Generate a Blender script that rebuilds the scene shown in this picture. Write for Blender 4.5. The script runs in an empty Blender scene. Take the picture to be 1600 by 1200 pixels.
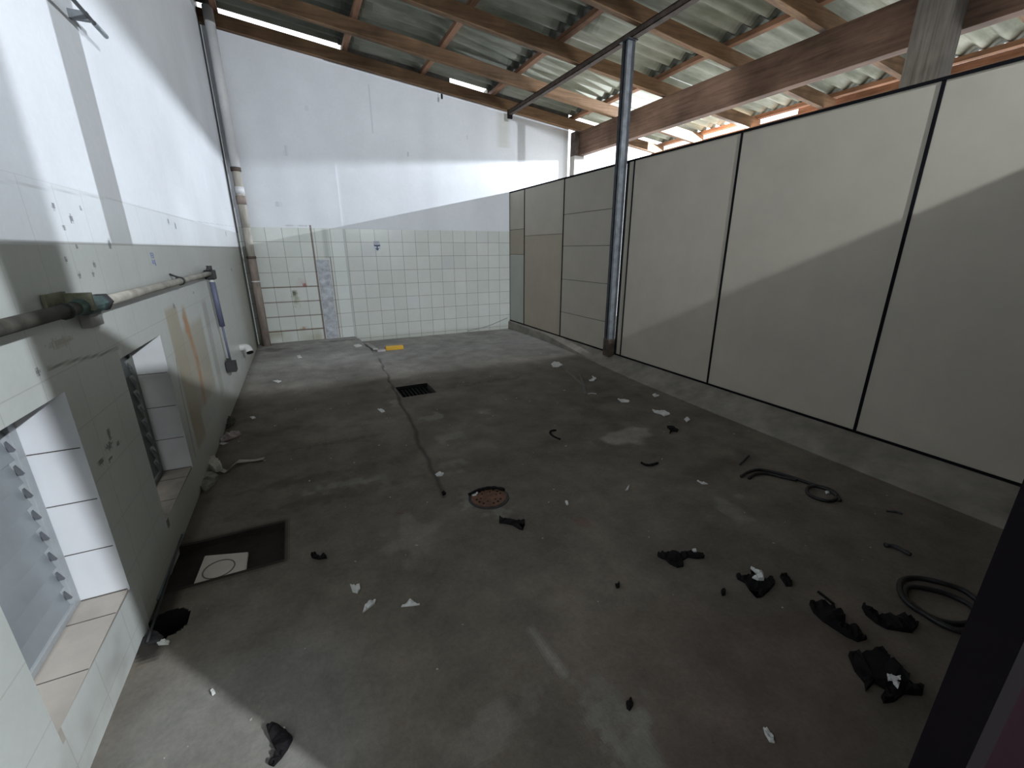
import bpy, bmesh, math, random
import numpy as np
from mathutils import Vector, Matrix

C = bpy.context.scene.collection
# ------------------------------------------------------------------ camera
Rm = ((0.89851718, 0.13356855, 0.41812238),
      (-0.43893306, 0.26873453, 0.85739111),
      (-0.00215657, 0.95390838, -0.30009024))      # columns: right, up, forward
FPX = 670.0
CAM = Vector((0.0, 0.0, 1.3))
cd = bpy.data.cameras.new('camera'); cam = bpy.data.objects.new('camera', cd); C.objects.link(cam)
cd.sensor_width = 36.0; cd.lens = 36.0 * FPX / 1600.0; cd.clip_start = 0.01; cd.clip_end = 200
M = Matrix([[Rm[i][0], Rm[i][1], -Rm[i][2], CAM[i]] for i in range(3)] + [[0, 0, 0, 1]])
cam.matrix_world = M
bpy.context.scene.camera = cam
# ------------------------------------------------------------------ world, exposure
vs = bpy.context.scene.view_settings
vs.view_transform = 'Standard'; vs.look = 'None'; vs.gamma = 1.0; vs.use_curve_mapping = False
vs.exposure = 0.0
w = bpy.data.worlds.new('sky'); bpy.context.scene.world = w; w.use_nodes = True
bg = w.node_tree.nodes['Background']
bg.inputs[0].default_value = (0.94, 0.97, 1.0, 1); bg.inputs[1].default_value = 3.1
# ------------------------------------------------------------------ lamps (both out of the picture)
def lamp(name, loc, watts, radius, col):
    l = bpy.data.lights.new(name, 'POINT'); l.energy = watts; l.shadow_soft_size = radius; l.color = col
    o = bpy.data.objects.new(name, l); C.objects.link(o); o.location = loc
    return o
S_LOC = (2.557, -2.60, 3.32)       # high lamp in the lobby behind the doorway
A_LOC = (6.60, 5.27, 2.904)        # lamp just outside the low eave, beyond the partition
lamp('lobby_lamp', S_LOC, 1330.0, 0.038, (0.88, 0.94, 1.0))
lamp('bay_lamp', A_LOC, 1780.0, 0.007, (0.84, 0.91, 1.0))

# ------------------------------------------------------------------ helpers
rnd = random.Random(7)
def ray(px, py):
    v = ((px - 800.0), (600.0 - py), FPX)
    return Vector([sum(Rm[i][k] * v[k] for k in range(3)) for i in range(3)])
def FP(px, py, z=0.0):
    v = ray(px, py); t = (z - CAM.z) / v.z
    return (CAM.x + v.x * t, CAM.y + v.y * t)
def XL(y): return -0.675 + 0.0125 * y
def roof_z(x): return 3.636 - 0.1102 * x           # underside of the rafters

def tag(o, label=None, cat=None, group=None, kind=None):
    if label: o['label'] = label
    if cat: o['category'] = cat
    if group: o['group'] = group
    if kind: o['kind'] = kind
    return o
def link(name, me, mat, parent=None, smooth=False):
    o = bpy.data.objects.new(name, me); C.objects.link(o)
    if mat: me.materials.append(mat)
    if smooth:
        me.polygons.foreach_set('use_smooth', [True] * len(me.polygons))
    if parent: o.parent = parent
    return o
def bm_obj(name, bm, mat, parent=None, smooth=False, loc=None):
    me = bpy.data.meshes.new(name)
    bmesh.ops.recalc_face_normals(bm, faces=bm.faces)
    if loc:
        bmesh.ops.translate(bm, vec=(-loc[0], -loc[1], -loc[2]), verts=bm.verts)
    bm.to_mesh(me); bm.free()
    o = link(name, me, mat, parent, smooth)
    if loc: o.location = loc
    return o
def empty(name, loc=(0, 0, 0)):
    o = bpy.data.objects.new(name, None); C.objects.link(o); o.location = loc; o.empty_display_size = .1
    return o
def bm_box(bm, x0, x1, y0, y1, z0, z1, bev=0.0, mtx=None):
    m = Matrix.Translation(((x0 + x1) / 2, (y0 + y1) / 2, (z0 + z1) / 2)) @ Matrix.Diagonal((x1 - x0, y1 - y0, z1 - z0, 1))
    if mtx: m = mtx @ m
    r = bmesh.ops.create_cube(bm, size=1.0, matrix=m)
    if bev > 0:
        es = list({e for v in r['verts'] for e in v.link_edges})
        bmesh.ops.bevel(bm, geom=es, offset=bev, segments=2, affect='EDGES', profile=.6)
def box(name, x0, x1, y0, y1, z0, z1, mat, bev=0.0, parent=None, mtx=None, loc=None):
    bm = bmesh.new(); bm_box(bm, x0, x1, y0, y1, z0, z1, bev, mtx)
    return bm_obj(name, bm, mat, parent, loc=loc)
def sheared(name, x0, x1, y0, y1, zf0, zf1, mat, n=1, loc=None, parent=None, bev=.004):
    """bar along X whose bottom and top follow the roof pitch"""
    bm = bmesh.new(); rows = []
    for i in range(n + 1):
        x = x0 + (x1 - x0) * i / n
        j = (rnd.random() - .5) * .006 if n > 1 else 0
        rows.append([bm.verts.new(p) for p in ((x, y0 + j, zf0(x)), (x, y1 + j, zf0(x)), (x, y1 + j, zf1(x)), (x, y0 + j, zf1(x)))])
    for a, b in zip(rows, rows[1:]):
        for k in range(4): bm.faces.new((a[k], a[(k + 1) % 4], b[(k + 1) % 4], b[k]))
    bm.faces.new(rows[0][::-1]); bm.faces.new(rows[-1])
    return bm_obj(name, bm, mat, parent, loc=loc)
def bm_tube(bm, pts, rad, seg=12, cap=True):
    pts = [Vector(p) for p in pts]; rings = []
    rads = rad if isinstance(rad, (list, tuple)) else [rad] * len(pts)
    up = Vector((0, 0, 1)); prev = None
    for i, p in enumerate(pts):
        d = (pts[min(i + 1, len(pts) - 1)] - pts[max(i - 1, 0)]).normalized()
        if prev is None:
            a = up.cross(d)
            if a.length < .1: a = Vector((1, 0, 0)).cross(d)
            a.normalize()
        else:
            a = (prev - d * prev.dot(d)).normalized()
        prev = a; b = d.cross(a)
        rings.append([bm.verts.new(p + (a * math.cos(t) + b * math.sin(t)) * rads[i]) for t in [2 * math.pi * k / seg for k in range(seg)]])
    for r0, r1 in zip(rings, rings[1:]):
        for k in range(seg): bm.faces.new((r0[k], r0[(k + 1) % seg], r1[(k + 1) % seg], r1[k]))
    if cap: bm.faces.new(rings[0][::-1]); bm.faces.new(rings[-1])
def tube(name, pts, rad, mat, seg=12, parent=None, loc=None):
    bm = bmesh.new(); bm_tube(bm, pts, rad, seg)
    return bm_obj(name, bm, mat, parent, True, loc)
def spline(pts, n=8):
    """Catmull-Rom through the points"""
    P = [Vector(p) for p in pts]; P = [2 * P[0] - P[1]] + P + [2 * P[-1] - P[-2]]; out = []
    for i in range(1, len(P) - 2):
        for k in range(n):
            t = k / n; a, b, c, d = P[i - 1:i + 3]
            out.append(.5 * ((2 * b) + (c - a) * t + (2 * a - 5 * b + 4 * c - d) * t * t + (3 * b - a - 3 * c + d) * t ** 3))
    out.append(P[-2]); return out

# ------------------------------------------------------------------ materials
def nodes(name):
    m = bpy.data.materials.new(name); m.use_nodes = True
    nt = m.node_tree; return m, nt, nt.nodes['Principled BSDF']
def N(nt, t, **kw):
    n = nt.nodes.new(t)
    for k, v in kw.items():
        if k in n.inputs: n.inputs[k].default_value = v
        else: setattr(n, k, v)
    return n
def col4(c): return (c[0], c[1], c[2], 1)
def noise(nt, scale, detail=5, stretch=(1, 1, 1), rough=.6):
    tc = N(nt, 'ShaderNodeTexCoord'); mp = N(nt, 'ShaderNodeMapping'); mp.inputs['Scale'].default_value = stretch
    nt.links.new(tc.outputs['Object'], mp.inputs['Vector'])
    n = N(nt, 'ShaderNodeTexNoise'); n.inputs['Scale'].default_value = scale; n.inputs['Detail'].default_value = detail; n.inputs['Roughness'].default_value = rough
    nt.links.new(mp.outputs[0], n.inputs['Vector']); return n
def ramp(nt, src, stops):
    r = N(nt, 'ShaderNodeValToRGB'); e = r.color_ramp.elements
    e[0].position, e[0].color = stops[0][0], col4(stops[0][1]); e[1].position, e[1].color = stops[-1][0], col4(stops[-1][1])
    for p, c in stops[1:-1]:
        q = e.new(p); q.color = col4(c)
    nt.links.new(src, r.inputs[0]); return r
def mix(nt, a, b, fac=1.0, mode='MULTIPLY'):
    m = N(nt, 'ShaderNodeMix', data_type='RGBA', blend_type=mode)
    ins = [i for i in m.inputs if i.type == 'RGBA']
    if isinstance(fac, (int, float)): m.inputs[0].default_value = fac
    else: nt.links.new(fac, m.inputs[0])
    for s, i in ((a, ins[0]), (b, ins[1])):
        if isinstance(s, tuple): i.default_value = col4(s)
        else: nt.links.new(s, i)
    return [o for o in m.outputs if o.type == 'RGBA'][0]
def bump(nt, bsdf, src, strength=.3, dist=.01):
    b = N(nt, 'ShaderNodeBump'); b.inputs['Strength'].default_value = strength; b.inputs['Distance'].default_value = dist
    nt.links.new(src, b.inputs['Height']); nt.links.new(b.outputs[0], bsdf.inputs['Normal'])
def simple(name, c, rough=.7, var=.25, scale=8, metal=0.0, stretch=(1, 1, 1), bmp=.15, spec=.4):
    m, nt, p = nodes(name)
    n = noise(nt, scale, 6, stretch)
    lo = tuple(x * (1 - var) for x in c); hi = tuple(min(1, x * (1 + var)) for x in c)
    r = ramp(nt, n.outputs[0], [(.3, lo), (.7, hi)])
    nt.links.new(r.outputs[0], p.inputs['Base Color']); p.inputs['Roughness'].default_value = rough
    p.inputs['Metallic'].default_value = metal; p.inputs['Specular IOR Level'].default_value = spec
    bump(nt, p, n.outputs[0], bmp, .01)
    return m
def painted(name, rough=.6, n_amp=.12, n_scale=3.0, fine=30, brick=None, bcoord='XZ', bmp=.1, spec=.4, mortar=(.55, .5, .45), streak=(1, 1, 1), tint_var=0.0):
    """surface whose own colours (paint, patches, stains) sit in the mesh as one colour per face; noise and grout on top"""
    m, nt, p = nodes(name)
    at = N(nt, 'ShaderNodeAttribute', attribute_name='paint')
    n1 = noise(nt, n_scale, 8, streak, .65); n2 = noise(nt, fine, 4, (1, 1, 1), .7)
    r1 = ramp(nt, n1.outputs[0], [(.25, (1 - n_amp,) * 3), (.75, (1 + n_amp * .3,) * 3)])
    r2 = ramp(nt, n2.outputs[0], [(.3, (1 - n_amp * .5,) * 3), (.7, (1.0,) * 3)])
    c = mix(nt, at.outputs['Color'], r1.outputs[0]); c = mix(nt, c, r2.outputs[0])
    hsrc = n2.outputs[0]
    if brick:
        tc = N(nt, 'ShaderNodeTexCoord'); sx = N(nt, 'ShaderNodeSeparateXYZ'); cx = N(nt, 'ShaderNodeCombineXYZ')
        nt.links.new(tc.outputs['Object'], sx.inputs[0])
        a1 = N(nt, 'ShaderNodeMath', operation='ADD'); a1.inputs[1].default_value = brick['ou']
        a2 = N(nt, 'ShaderNodeMath', operation='ADD'); a2.inputs[1].default_value = brick['ov']
        nt.links.new(sx.outputs['X' if bcoord[0] == 'X' else 'Y'], a1.inputs[0]); nt.links.new(sx.outputs['Z'], a2.inputs[0])
        nt.links.new(a1.outputs[0], cx.inputs[0]); nt.links.new(a2.outputs[0], cx.inputs[1])
        b = N(nt, 'ShaderNodeTexBrick', offset=0.0, squash=1.0)
        b.inputs['Scale'].default_value = 1.0; b.inputs['Brick Width'].default_value = brick['w']; b.inputs['Row Height'].default_value = brick['h']
        b.inputs['Mortar Size'].default_value = brick.get('m', .003); b.inputs['Mortar Smooth'].default_value = .4; b.inputs['Bias'].default_value = 0
        b.inputs['Color1'].default_value = (1, 1, 1, 1); b.inputs['Color2'].default_value = (1 - tint_var, 1 - tint_var * .8, 1 - tint_var, 1)
        b.inputs['Mortar'].default_value = col4(mortar)
        nt.links.new(cx.outputs[0], b.inputs['Vector'])
        # grout only where the wall is tiled
        lt = N(nt, 'ShaderNodeMath', operation='LESS_THAN'); lt.inputs[1].default_value = brick['top']
        nt.links.new(sx.outputs['Z'], lt.inputs[0])
        fm = N(nt, 'ShaderNodeMath', operation='MULTIPLY'); fm.inputs[1].default_value = brick.get('a', 1.0)
        nt.links.new(lt.outputs[0], fm.inputs[0])
        c = mix(nt, c, b.outputs['Color'], fm.outputs[0])
        rr = N(nt, 'ShaderNodeMapRange'); rr.inputs['To Min'].default_value = rough; rr.inputs['To Max'].default_value = brick.get('rough', .3)
        nt.links.new(lt.outputs[0], rr.inputs[0]); nt.links.new(rr.outputs[0], p.inputs['Roughness'])
    else:
        p.inputs['Roughness'].default_value = rough
    nt.links.new(c, p.inputs['Base Color']); p.inputs['Specular IOR Level'].default_value = spec
    bump(nt, p, hsrc, bmp, .006)
    return m
def wood(name, c, along='X', dark=.45):
    m, nt, p = nodes(name)
    st = {'X': (.5, 9, 9), 'Y': (9, .5, 9), 'Z': (9, 9, .5)}[along]
    n = noise(nt, 4, 8, st, .7); n2 = noise(nt, 1.3, 4)
    r = ramp(nt, n.outputs[0], [(.25, tuple(x * dark for x in c)), (.5, c), (.8, tuple(x * 1.5 for x in c))])
    r2 = ramp(nt, n2.outputs[0], [(.35, (.45, .45, .45)), (.65, (1.1, 1.1, 1.1))])
    nt.links.new(mix(nt, r.outputs[0], r2.outputs[0]), p.inputs['Base Color']); p.inputs['Roughness'].default_value = .75
    p.inputs['Specular IOR Level'].default_value = .25
    bump(nt, p, n.outputs[0], .35, .006)
    return m

def smooth_noise(seed, U, V, scale):
    """value noise on arrays"""
    r = np.random.RandomState(seed); G = r.rand(64, 64)
    u = U / scale + 17.3; v = V / scale + 9.1
    i = np.floor(u).astype(int); j = np.floor(v).astype(int); fu = u - i; fv = v - j
    fu = fu * fu * (3 - 2 * fu); fv = fv * fv * (3 - 2 * fv)
    g = lambda a, b: G[a % 64, b % 64]
    return (g(i, j) * (1 - fu) + g(i + 1, j) * fu) * (1 - fv) + (g(i, j + 1) * (1 - fu) + g(i + 1, j + 1) * fu) * fv
def axis(a, b, step, extra=()):
    n = max(1, int(round((b - a) / step))); s = list(np.linspace(a, b, n + 1)) + [e for e in extra if a < e < b]
    s = sorted(s); out = [s[0]]
    ex = set(round(e, 5) for e in extra)
    for q in s[1:]:
        if q - out[-1] < step * .25:
            if round(q, 5) in ex: out[-1] = q
        else: out.append(q)
    if out[-1] != b: out[-1] = b
    return np.array(out)
def grid(name, us, vs_, pos, paint, mat, keep=None, smooth=False):
    """surface over a (u,v) grid; pos(U,V)->(X,Y,Z); paint(u,v at face centres)->rgb"""
    U, V = np.meshgrid(us, vs_, indexing='ij'); X, Y, Z = pos(U, V)
    co = np.stack([X, Y, Z], -1).reshape(-1, 3); nu, nv = len(us), len(vs_)
    I, J = np.meshgrid(np.arange(nu - 1), np.arange(nv - 1), indexing='ij')
    f = np.stack([I * nv + J, (I + 1) * nv + J, (I + 1) * nv + J + 1, I * nv + J + 1], -1).reshape(-1, 4)
    uc = ((us[:-1] + us[1:]) / 2); vc = ((vs_[:-1] + vs_[1:]) / 2)
    UC, VC = np.meshgrid(uc, vc, indexing='ij'); colr = paint(UC, VC).reshape(-1, 3)
    if keep is not None:
        k = keep(UC, VC).reshape(-1); f = f[k]; colr = colr[k]
    me = bpy.data.meshes.new(name); me.from_pydata(co.tolist(), [], f.tolist())
    a = me.attributes.new('paint', 'FLOAT_COLOR', 'FACE')
    a.data.foreach_set('color', np.concatenate([np.clip(colr, 0, 1), np.ones((len(colr), 1))], 1).astype(np.float32).ravel())
    me.update()
    return link(name, me, mat, smooth=smooth)
def put(col, mask, c, a=1.0):
    m = (np.clip(mask, 0, 1) * a)[..., None]; return col * (1 - m) + np.array(c) * m
def rect(U, V, u0, u1, v0, v1, soft=.01):
    s = lambda t: np.clip(t / soft + .5, 0, 1)
    return s(U - u0) * s(u1 - U) * s(V - v0) * s(v1 - V)
def blob(U, V, u, v, ru, rv, seed=1, rough=.35, soft=.35):
    d = np.sqrt(((U - u) / ru) ** 2 + ((V - v) / rv) ** 2) + (smooth_noise(seed, U, V, min(ru, rv) * .6) - .5) * rough * 2
    return np.clip((1 - d) / soft, 0, 1)
def polyline(U, V, pts, width, soft=.01):
    best = np.full(U.shape, 9.0)
    for (a, b), (c, d) in zip(pts, pts[1:]):
        t = np.clip(((U - a) * (c - a) + (V - b) * (d - b)) / ((c - a) ** 2 + (d - b) ** 2 + 1e-9), 0, 1)
        best = np.minimum(best, np.hypot(U - a - t * (c - a), V - b - t * (d - b)))
    return np.clip((width - best) / soft + .5, 0, 1)

WHITE = np.array([.70, .72, .75]); TILE = np.array([.605, .625, .605]); DIRT = np.array([.22, .19, .14])
m_left = painted('left_wall_paint', .6, .10, 2.0, 40, dict(w=.20, h=.18, ou=.05, ov=.12, top=1.50, m=.0025, a=.45), 'YZ', mortar=(.62, .6, .55), tint_var=.05)
m_back = painted('back_wall_tile_and_paint', .6, .09, 2.0, 40, dict(w=.197, h=.197, ou=.095, ov=-.02, top=1.575, m=.0032, rough=.25), 'XZ', mortar=(.40, .37, .32), tint_var=.08)
m_floor = painted('worn_concrete', .85, .42, 5.0, 60, bmp=.4, spec=.2)
m_jamb = simple('white_jamb_tile', (.66, .67, .70), .3, .04, 5)
m_grout = simple('dark_grout', (.10, .09, .08), .9)
m_sill = simple('worn_sill', (.42, .38, .34), .6, .15, 6)
m_wood = wood('rafter_wood', (.225, .135, .075), 'X')
m_woodY = wood('purlin_wood', (.33, .18, .11), 'Y')
m_girder = wood('girder_wood', (.17, .105, .075), 'Y')
m_post = wood('grey_post_wood', (.20, .18, .16), 'Z')
m_steel = simple('painted_steel', (.050, .054, .062), .55, .35, 12, .15, spec=.25)
m_steel_l = simple('bare_steel_edge', (.17, .185, .20), .5, .35, 12, .4)
m_rust = simple('rusty_dark_steel', (.075, .055, .045), .8, .5, 14)
m_black = simple('black_rubber', (.010, .009, .010), .8, .3, 20, spec=.12)
m_blackseam = simple('black_seam', (.008, .008, .010), .9, .2, 20, spec=.08)
m_white = simple('white_scrap', (.62, .62, .60), .6, .1, 20)
m_whitepvc = simple('white_plastic', (.62, .62, .60), .4, .12, 10)
m_beige = simple('partition_board', (.45, .41, .34), .55, .06, 3)
m_beige_w = simple('partition_board_yellowed', (.385, .335, .262), .55, .06, 3)
m_beige_g = simple('partition_board_grey', (.43, .435, .39), .55, .06, 3)
m_cement = simple('cement', (.20, .185, .165), .9, .3, 12, bmp=.4)
m_patch = simple('pale_cement_patch', (.42, .44, .47), .9, .35, 14, bmp=.5)
m_curb = simple('curb_concrete', (.23, .21, .18), .85, .35, 5, bmp=.4)

# ------------------------------------------------------------------ floor
EDGE = [(-3.6, .50), (1.9, .56), (2.58, .594), (3.31, .655), (4.15, .70), (5.42, .775), (6.2, .73), (6.9, .69)]
ey = np.array([e[0] for e in EDGE]); ex = np.array([e[1] for e in EDGE])
GR = (.73, 1.05, 3.79, 4.13)                     # floor drain opening
PIT = (-.655, -.215, 1.85, 2.15)                 # sunken square by the wall
HOLE = (-.592, 1.655, .064)
def floor_h(X, Y):
    xe = np.interp(Y, ey, ex) + (smooth_noise(3, Y, Y * 0, .12) - .5) * .03
    slab = np.clip((Y - 2.0) / 4.7, 0, 1) * .06
    s = np.clip((xe - X) / .03 + .5, 0, 1)
    z = slab * s - .03 * np.clip((Y - 4.6) / 2.1, 0, 1) * (1 - s)
    z = z + (smooth_noise(4, X, Y, .25) - .5) * .004
    inr = (X > GR[0]) & (X < GR[1]) & (Y > GR[2]) & (Y < GR[3]); z = np.where(inr, -.16, z)
    inp = (X > PIT[0]) & (X < PIT[1]) & (Y > PIT[2]) & (Y < PIT[3]); z = np.where(inp, -.022 + (smooth_noise(8, X, Y, .04) - .5) * .008, z)
    inh = np.hypot(X - HOLE[0], Y - HOLE[1]) < HOLE[2]; z = np.where(inh, -.14, z)
    return z
def FPZ(px, py):
    x, y = FP(px, py)
    for _ in range(3):
        z = float(floor_h(np.array([x]), np.array([y]))[0])
        if z < -.01 and z < -.1: z = 0
        x, y = FP(px, py, z)
    return x, y, z
def floor_paint(X, Y):
    base = np.ones(X.shape + (3,)) * np.array([.20, .172, .140])
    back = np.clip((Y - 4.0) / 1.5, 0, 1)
    base = put(base, back, (.40, .385, .365))  # back floor painted paler to make up for lamp light falling short
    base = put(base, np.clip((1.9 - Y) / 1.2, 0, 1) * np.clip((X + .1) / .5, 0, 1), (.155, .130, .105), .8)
    n = smooth_noise(11, X, Y, .55); base = base * (.78 + .42 * n)[..., None]
    n = smooth_noise(12, X, Y, .16); base = base * (.90 + .2 * n)[..., None]
    # lighter slab near the doorway, left
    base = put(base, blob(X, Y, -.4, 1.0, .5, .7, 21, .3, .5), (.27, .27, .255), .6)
    # reddish wear toward the right front
    base = put(base, blob(X, Y, 1.0, .55, .7, .5, 22, .5, .8), (.19, .145, .12), .6)
    # pale smears
    base = put(base, polyline(X, Y, [(.585, 1.05), (.60, .86)], .010, .03), (.36, .34, .30), .8)
    base = put(base, blob(X, Y, .61, .66, .036, .18, 23, .5, .8), (.28, .265, .235), .7)
    base = put(base, blob(X, Y, .68, .66, .09, .12, 24, .6, .5), (.26, .26, .22), .5)
    base = put(base, blob(X, Y, 2.0, 2.20, .26, .13, 25, .4, .4), (.37, .34, .31), .75)
    base = put(base, blob(X, Y, .30, .80, .20, .08, 26, .6, .6), (.29, .27, .23), .5)
    base = put(base, blob(X, Y, .33, 1.75, .12, .22, 27, .6, .5), (.30, .28, .25), .5)
    for k, (u, v, a, b) in enumerate([(.85, 3.2, .14, .08), (.85, 2.75, .10, .12), (.72, 2.35, .08, .1), (1.25, 3.1, .08, .1), (.66, 1.93, .05, .10), (.62, 3.6, .05, .12),
                                      (1.9, 1.25, .14, .10), (.1, 2.4, .2, .06), (1.6, 5.3, .2, .07), (2.2, 5.7, .2, .06), (-.3, 5.0, .2, .12), (.78, 1.76, .09, .05), (-.1, 4.5, .25, .08)]):
        base = put(base, blob(X, Y, u, v, a, b, 30 + k, .7, .6), (.31, .30, .27), .5)
    # dark grime bands across the left slab and along the wall foot
    for k, (u, v, a, b) in enumerate([(-.1, 2.55, .5, .06), (0, 2.28, .55, .06), (.1, 3.0, .4, .04), (-.35, 3.4, .25, .1), (1.6, 3.9, .5, .07), (2.3, 1.6, .35, .1), (2.4, 2.9, .3, .12), (-.4, 6.3, .35, .14), (.35, 6.5, .35, .08)]):
        base = put(base, blob(X, Y, u, v, a, b, 50 + k, .6, .7), (.10, .085, .07), .5)
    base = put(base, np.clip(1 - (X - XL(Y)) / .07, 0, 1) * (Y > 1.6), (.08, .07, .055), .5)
    # crack at the slab edge
    xe = np.interp(Y, ey, ex) + (smooth_noise(3, Y, Y * 0, .12) - .5) * .03
    base = put(base, np.clip(1 - np.abs(X - xe - .01) / .022, 0, 1) * (Y > 2.0), (.055, .05, .045), .75)
    # soaked dark pit and openings
    base = put(base, rect(X, Y, PIT[0] - .02, PIT[1] + .012, PIT[2] - .02, PIT[3] + .02, .03), (.020, .015, .012), .95)
    base = put(base, rect(X, Y, -.66, -.58, 1.60, 1.95, .03), (.035, .028, .024), .8)
    base = put(base, rect(X, Y, GR[0], GR[1], GR[2], GR[3]), (.012, .012, .012))
    base = put(base, (np.hypot(X - HOLE[0], Y - HOLE[1]) < HOLE[2] + .008) * 1.0, (.008, .007, .007))
    base = put(base, blob(X, Y, HOLE[0] - .04, HOLE[1] - .08, .06, .08, 77, .4, .4), (.02, .018, .018), .9)
    # red specks
    base = put(base, blob(X, Y, 1.12, 1.50, .05, .05, 71, .5, .5), (.22, .10, .08), .35)
    base = put(base, blob(X, Y, .33, 1.98, .035, .02, 72, .5, .5), (.24, .11, .09), .45)
    return base
e1 = [GR[0], GR[1], PIT[0], PIT[1]] + list(np.arange(-.655, -.53, .006))
fx = np.concatenate([axis(-.72, -.3, .016, e1)[:-1], axis(-.3, 1.2, .009, e1)[:-1], axis(1.2, 3.35, .016)]); fy = np.concatenate([axis(-3.4, .3, .3)[:-1], axis(.3, 1.4, .009)[:-1], axis(1.4, 3.0, .016, [PIT[2], PIT[3]] + list(np.arange(1.60, 1.73, .006)))[:-1], axis(3.0, 6.85, .024, [GR[2], GR[3]])])
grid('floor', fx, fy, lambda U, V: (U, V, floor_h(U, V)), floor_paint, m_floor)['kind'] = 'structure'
tag(box('floor', 3.35, 6.3, -3.4, 6.9, -.1, 0.0, m_cement), kind='structure')

# ------------------------------------------------------------------ left wall with the two louvre recesses
W1 = (1.135, 1.645, .195, .905); W2 = (2.09, 2.635, .18, .902)
def left_paint(Y, Z):
    c = np.ones(Y.shape + (3,)) * WHITE
    c = put(c, (Z < 1.5 + (smooth_noise(5, Y, Z, .3) - .5) * .01) * 1.0, (.69, .71, .73))
    c = put(c, (Z < 1.322) * 1.0, TILE)
    c = c * (.93 + .12 * smooth_noise(9, Y, Z, .5))[..., None]
    c = put(c, rect(Y, Z, 0, 7, 1.318, 1.326, .004), (.28, .28, .26), .6)
    c = put(c, polyline(Y, Z, [(1.5, 1.465), (2.4, 1.497), (4, 1.50), (6.7, 1.575)], .002, .006), (.35, .35, .35), .5)
    # bare beige patch and rust run between the recess and the down pipe
    c = put(c, rect(Y, Z, 2.80, 3.04, .20, 1.0, .03), (.42, .36, .25), .85)
    c = put(c, rect(Y, Z, 3.0, 3.60, .36, .86, .05), (.43, .385, .30), .8)
    c = put(c, polyline(Y, Z, [(3.18, .93), (3.20, .80), (3.24, .62), (3.20, .40)], .035, .06) * (.5 + .8 * smooth_noise(82, Y, Z, .05)), (.45, .23, .09), .85)
    c = put(c, blob(Y, Z, 3.18, .86, .07, .09, 81, .4, .5), (.50, .22, .06), .7)
    c = put(c, rect(Y, Z, 3.72, 3.86, .25, .95, .03), (.33, .31, .25), .5)
    # dark chips, nail holes
    for k, (px, py) in enumerate([]): pass
    for k, (u, v, a) in enumerate([(1.95, 1.37, .012), (2.02, 1.40, .016), (1.92, 1.43, .012), (2.12, 1.44, .010), (2.0, 1.31, .010), (1.9, 1.27, .010), (2.10, 1.25, .012), (2.07, 1.22, .010), (1.96, 1.22, .012), (1.55, .99, .012),
                                   (3.3, 1.46, .02), (3.45, 1.44, .02), (5.6, 1.46, .03), (2.3, 1.323, .02), (5.5, 1.10, .03), (3.0, 1.0, .02), (3.55, 1.03, .012)]):
        c = put(c, blob(Y, Z, u, v, a, a, 90 + k, .3, .4), (.10, .10, .12), .8)
    c = put(c, blob(Y, Z, 4.35, 1.09, .07, .045, 120, .4, .4), (.22, .20, .16), .8)
    # scuffs between the recesses
    for k, (u, v, a, b) in enumerate([(1.80, .66, .03, .012), (1.83, .69, .012, .03), (1.87, .64, .02, .01), (1.79, .62, .02, .008), (1.72, .64, .02, .01)]):
        c = put(c, blob(Y, Z, u, v, a, b, 130 + k, .6, .4), (.07, .07, .06), .8)
    c = put(c, polyline(Y, Z, [(1.60, .985), (1.75, .975), (1.95, .95), (2.1, .945)], .004, .006), (.14, .13, .10), .8)
    c = put(c, blob(Y, Z, 1.72, 1.04, .10, .015, 140, .5, .5), (.26, .18, .13), .6)
    c = put(c, polyline(Y, Z, [(2.45, .50), (2.68, .88)], .0001, .002), (.2, .2, .2), .3)
    c = put(c, polyline(Y, Z, [(2.72, .20), (2.76, .62), (2.80, .74)], .006, .01), (.14, .13, .11), .7)
    # grime at the foot and corner; gap shade painted beside the corner pipe
    c = put(c, np.clip(1 - Z / (.16 + .12 * smooth_noise(15, Y, Z, .2)), 0, 1) * (Y > 1.7), (.25, .22, .17), .55)
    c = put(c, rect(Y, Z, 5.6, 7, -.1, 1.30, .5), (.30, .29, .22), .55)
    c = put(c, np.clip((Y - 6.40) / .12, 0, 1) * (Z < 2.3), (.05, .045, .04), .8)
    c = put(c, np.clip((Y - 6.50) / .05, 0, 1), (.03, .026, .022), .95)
    c = put(c, rect(Y, Z, 0, 1.5, .0, .16, .05) * smooth_noise(16, Y, Z, .05), (.25, .25, .22), .5)
    return c
ly = axis(-3.4, 6.76, .03, [W1[0], W1[1], W2[0], W2[1]]); lz = axis(-.06, 4.3, .025, [W1[2], W1[3], W2[2], W2[3], 1.318, 1.326])
ly = np.concatenate([axis(-3.4, .9, .4)[:-1], axis(.9, 3.2, .008, [W1[0], W1[1], W2[0], W2[1]])[:-1], axis(3.2, 6.76, .03, [W1[0], W1[1], W2[0], W2[1]])])
lz = np.concatenate([axis(-.06, 1.6, .008, [W1[2], W1[3], W2[2], W2[3], 1.318, 1.326])[:-1], axis(1.6, 4.3, .1)])
inw = lambda W, Y, Z: (Y > W[0]) & (Y < W[1]) & (Z > W[2]) & (Z < W[3])
grid('wall_left', ly, lz, lambda Y, Z: (XL(Y), Y, Z), left_paint, m_left, keep=lambda Y, Z: ~(inw(W1, Y, Z) | inw(W2, Y, Z)))['kind'] = 'structure'

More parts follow.
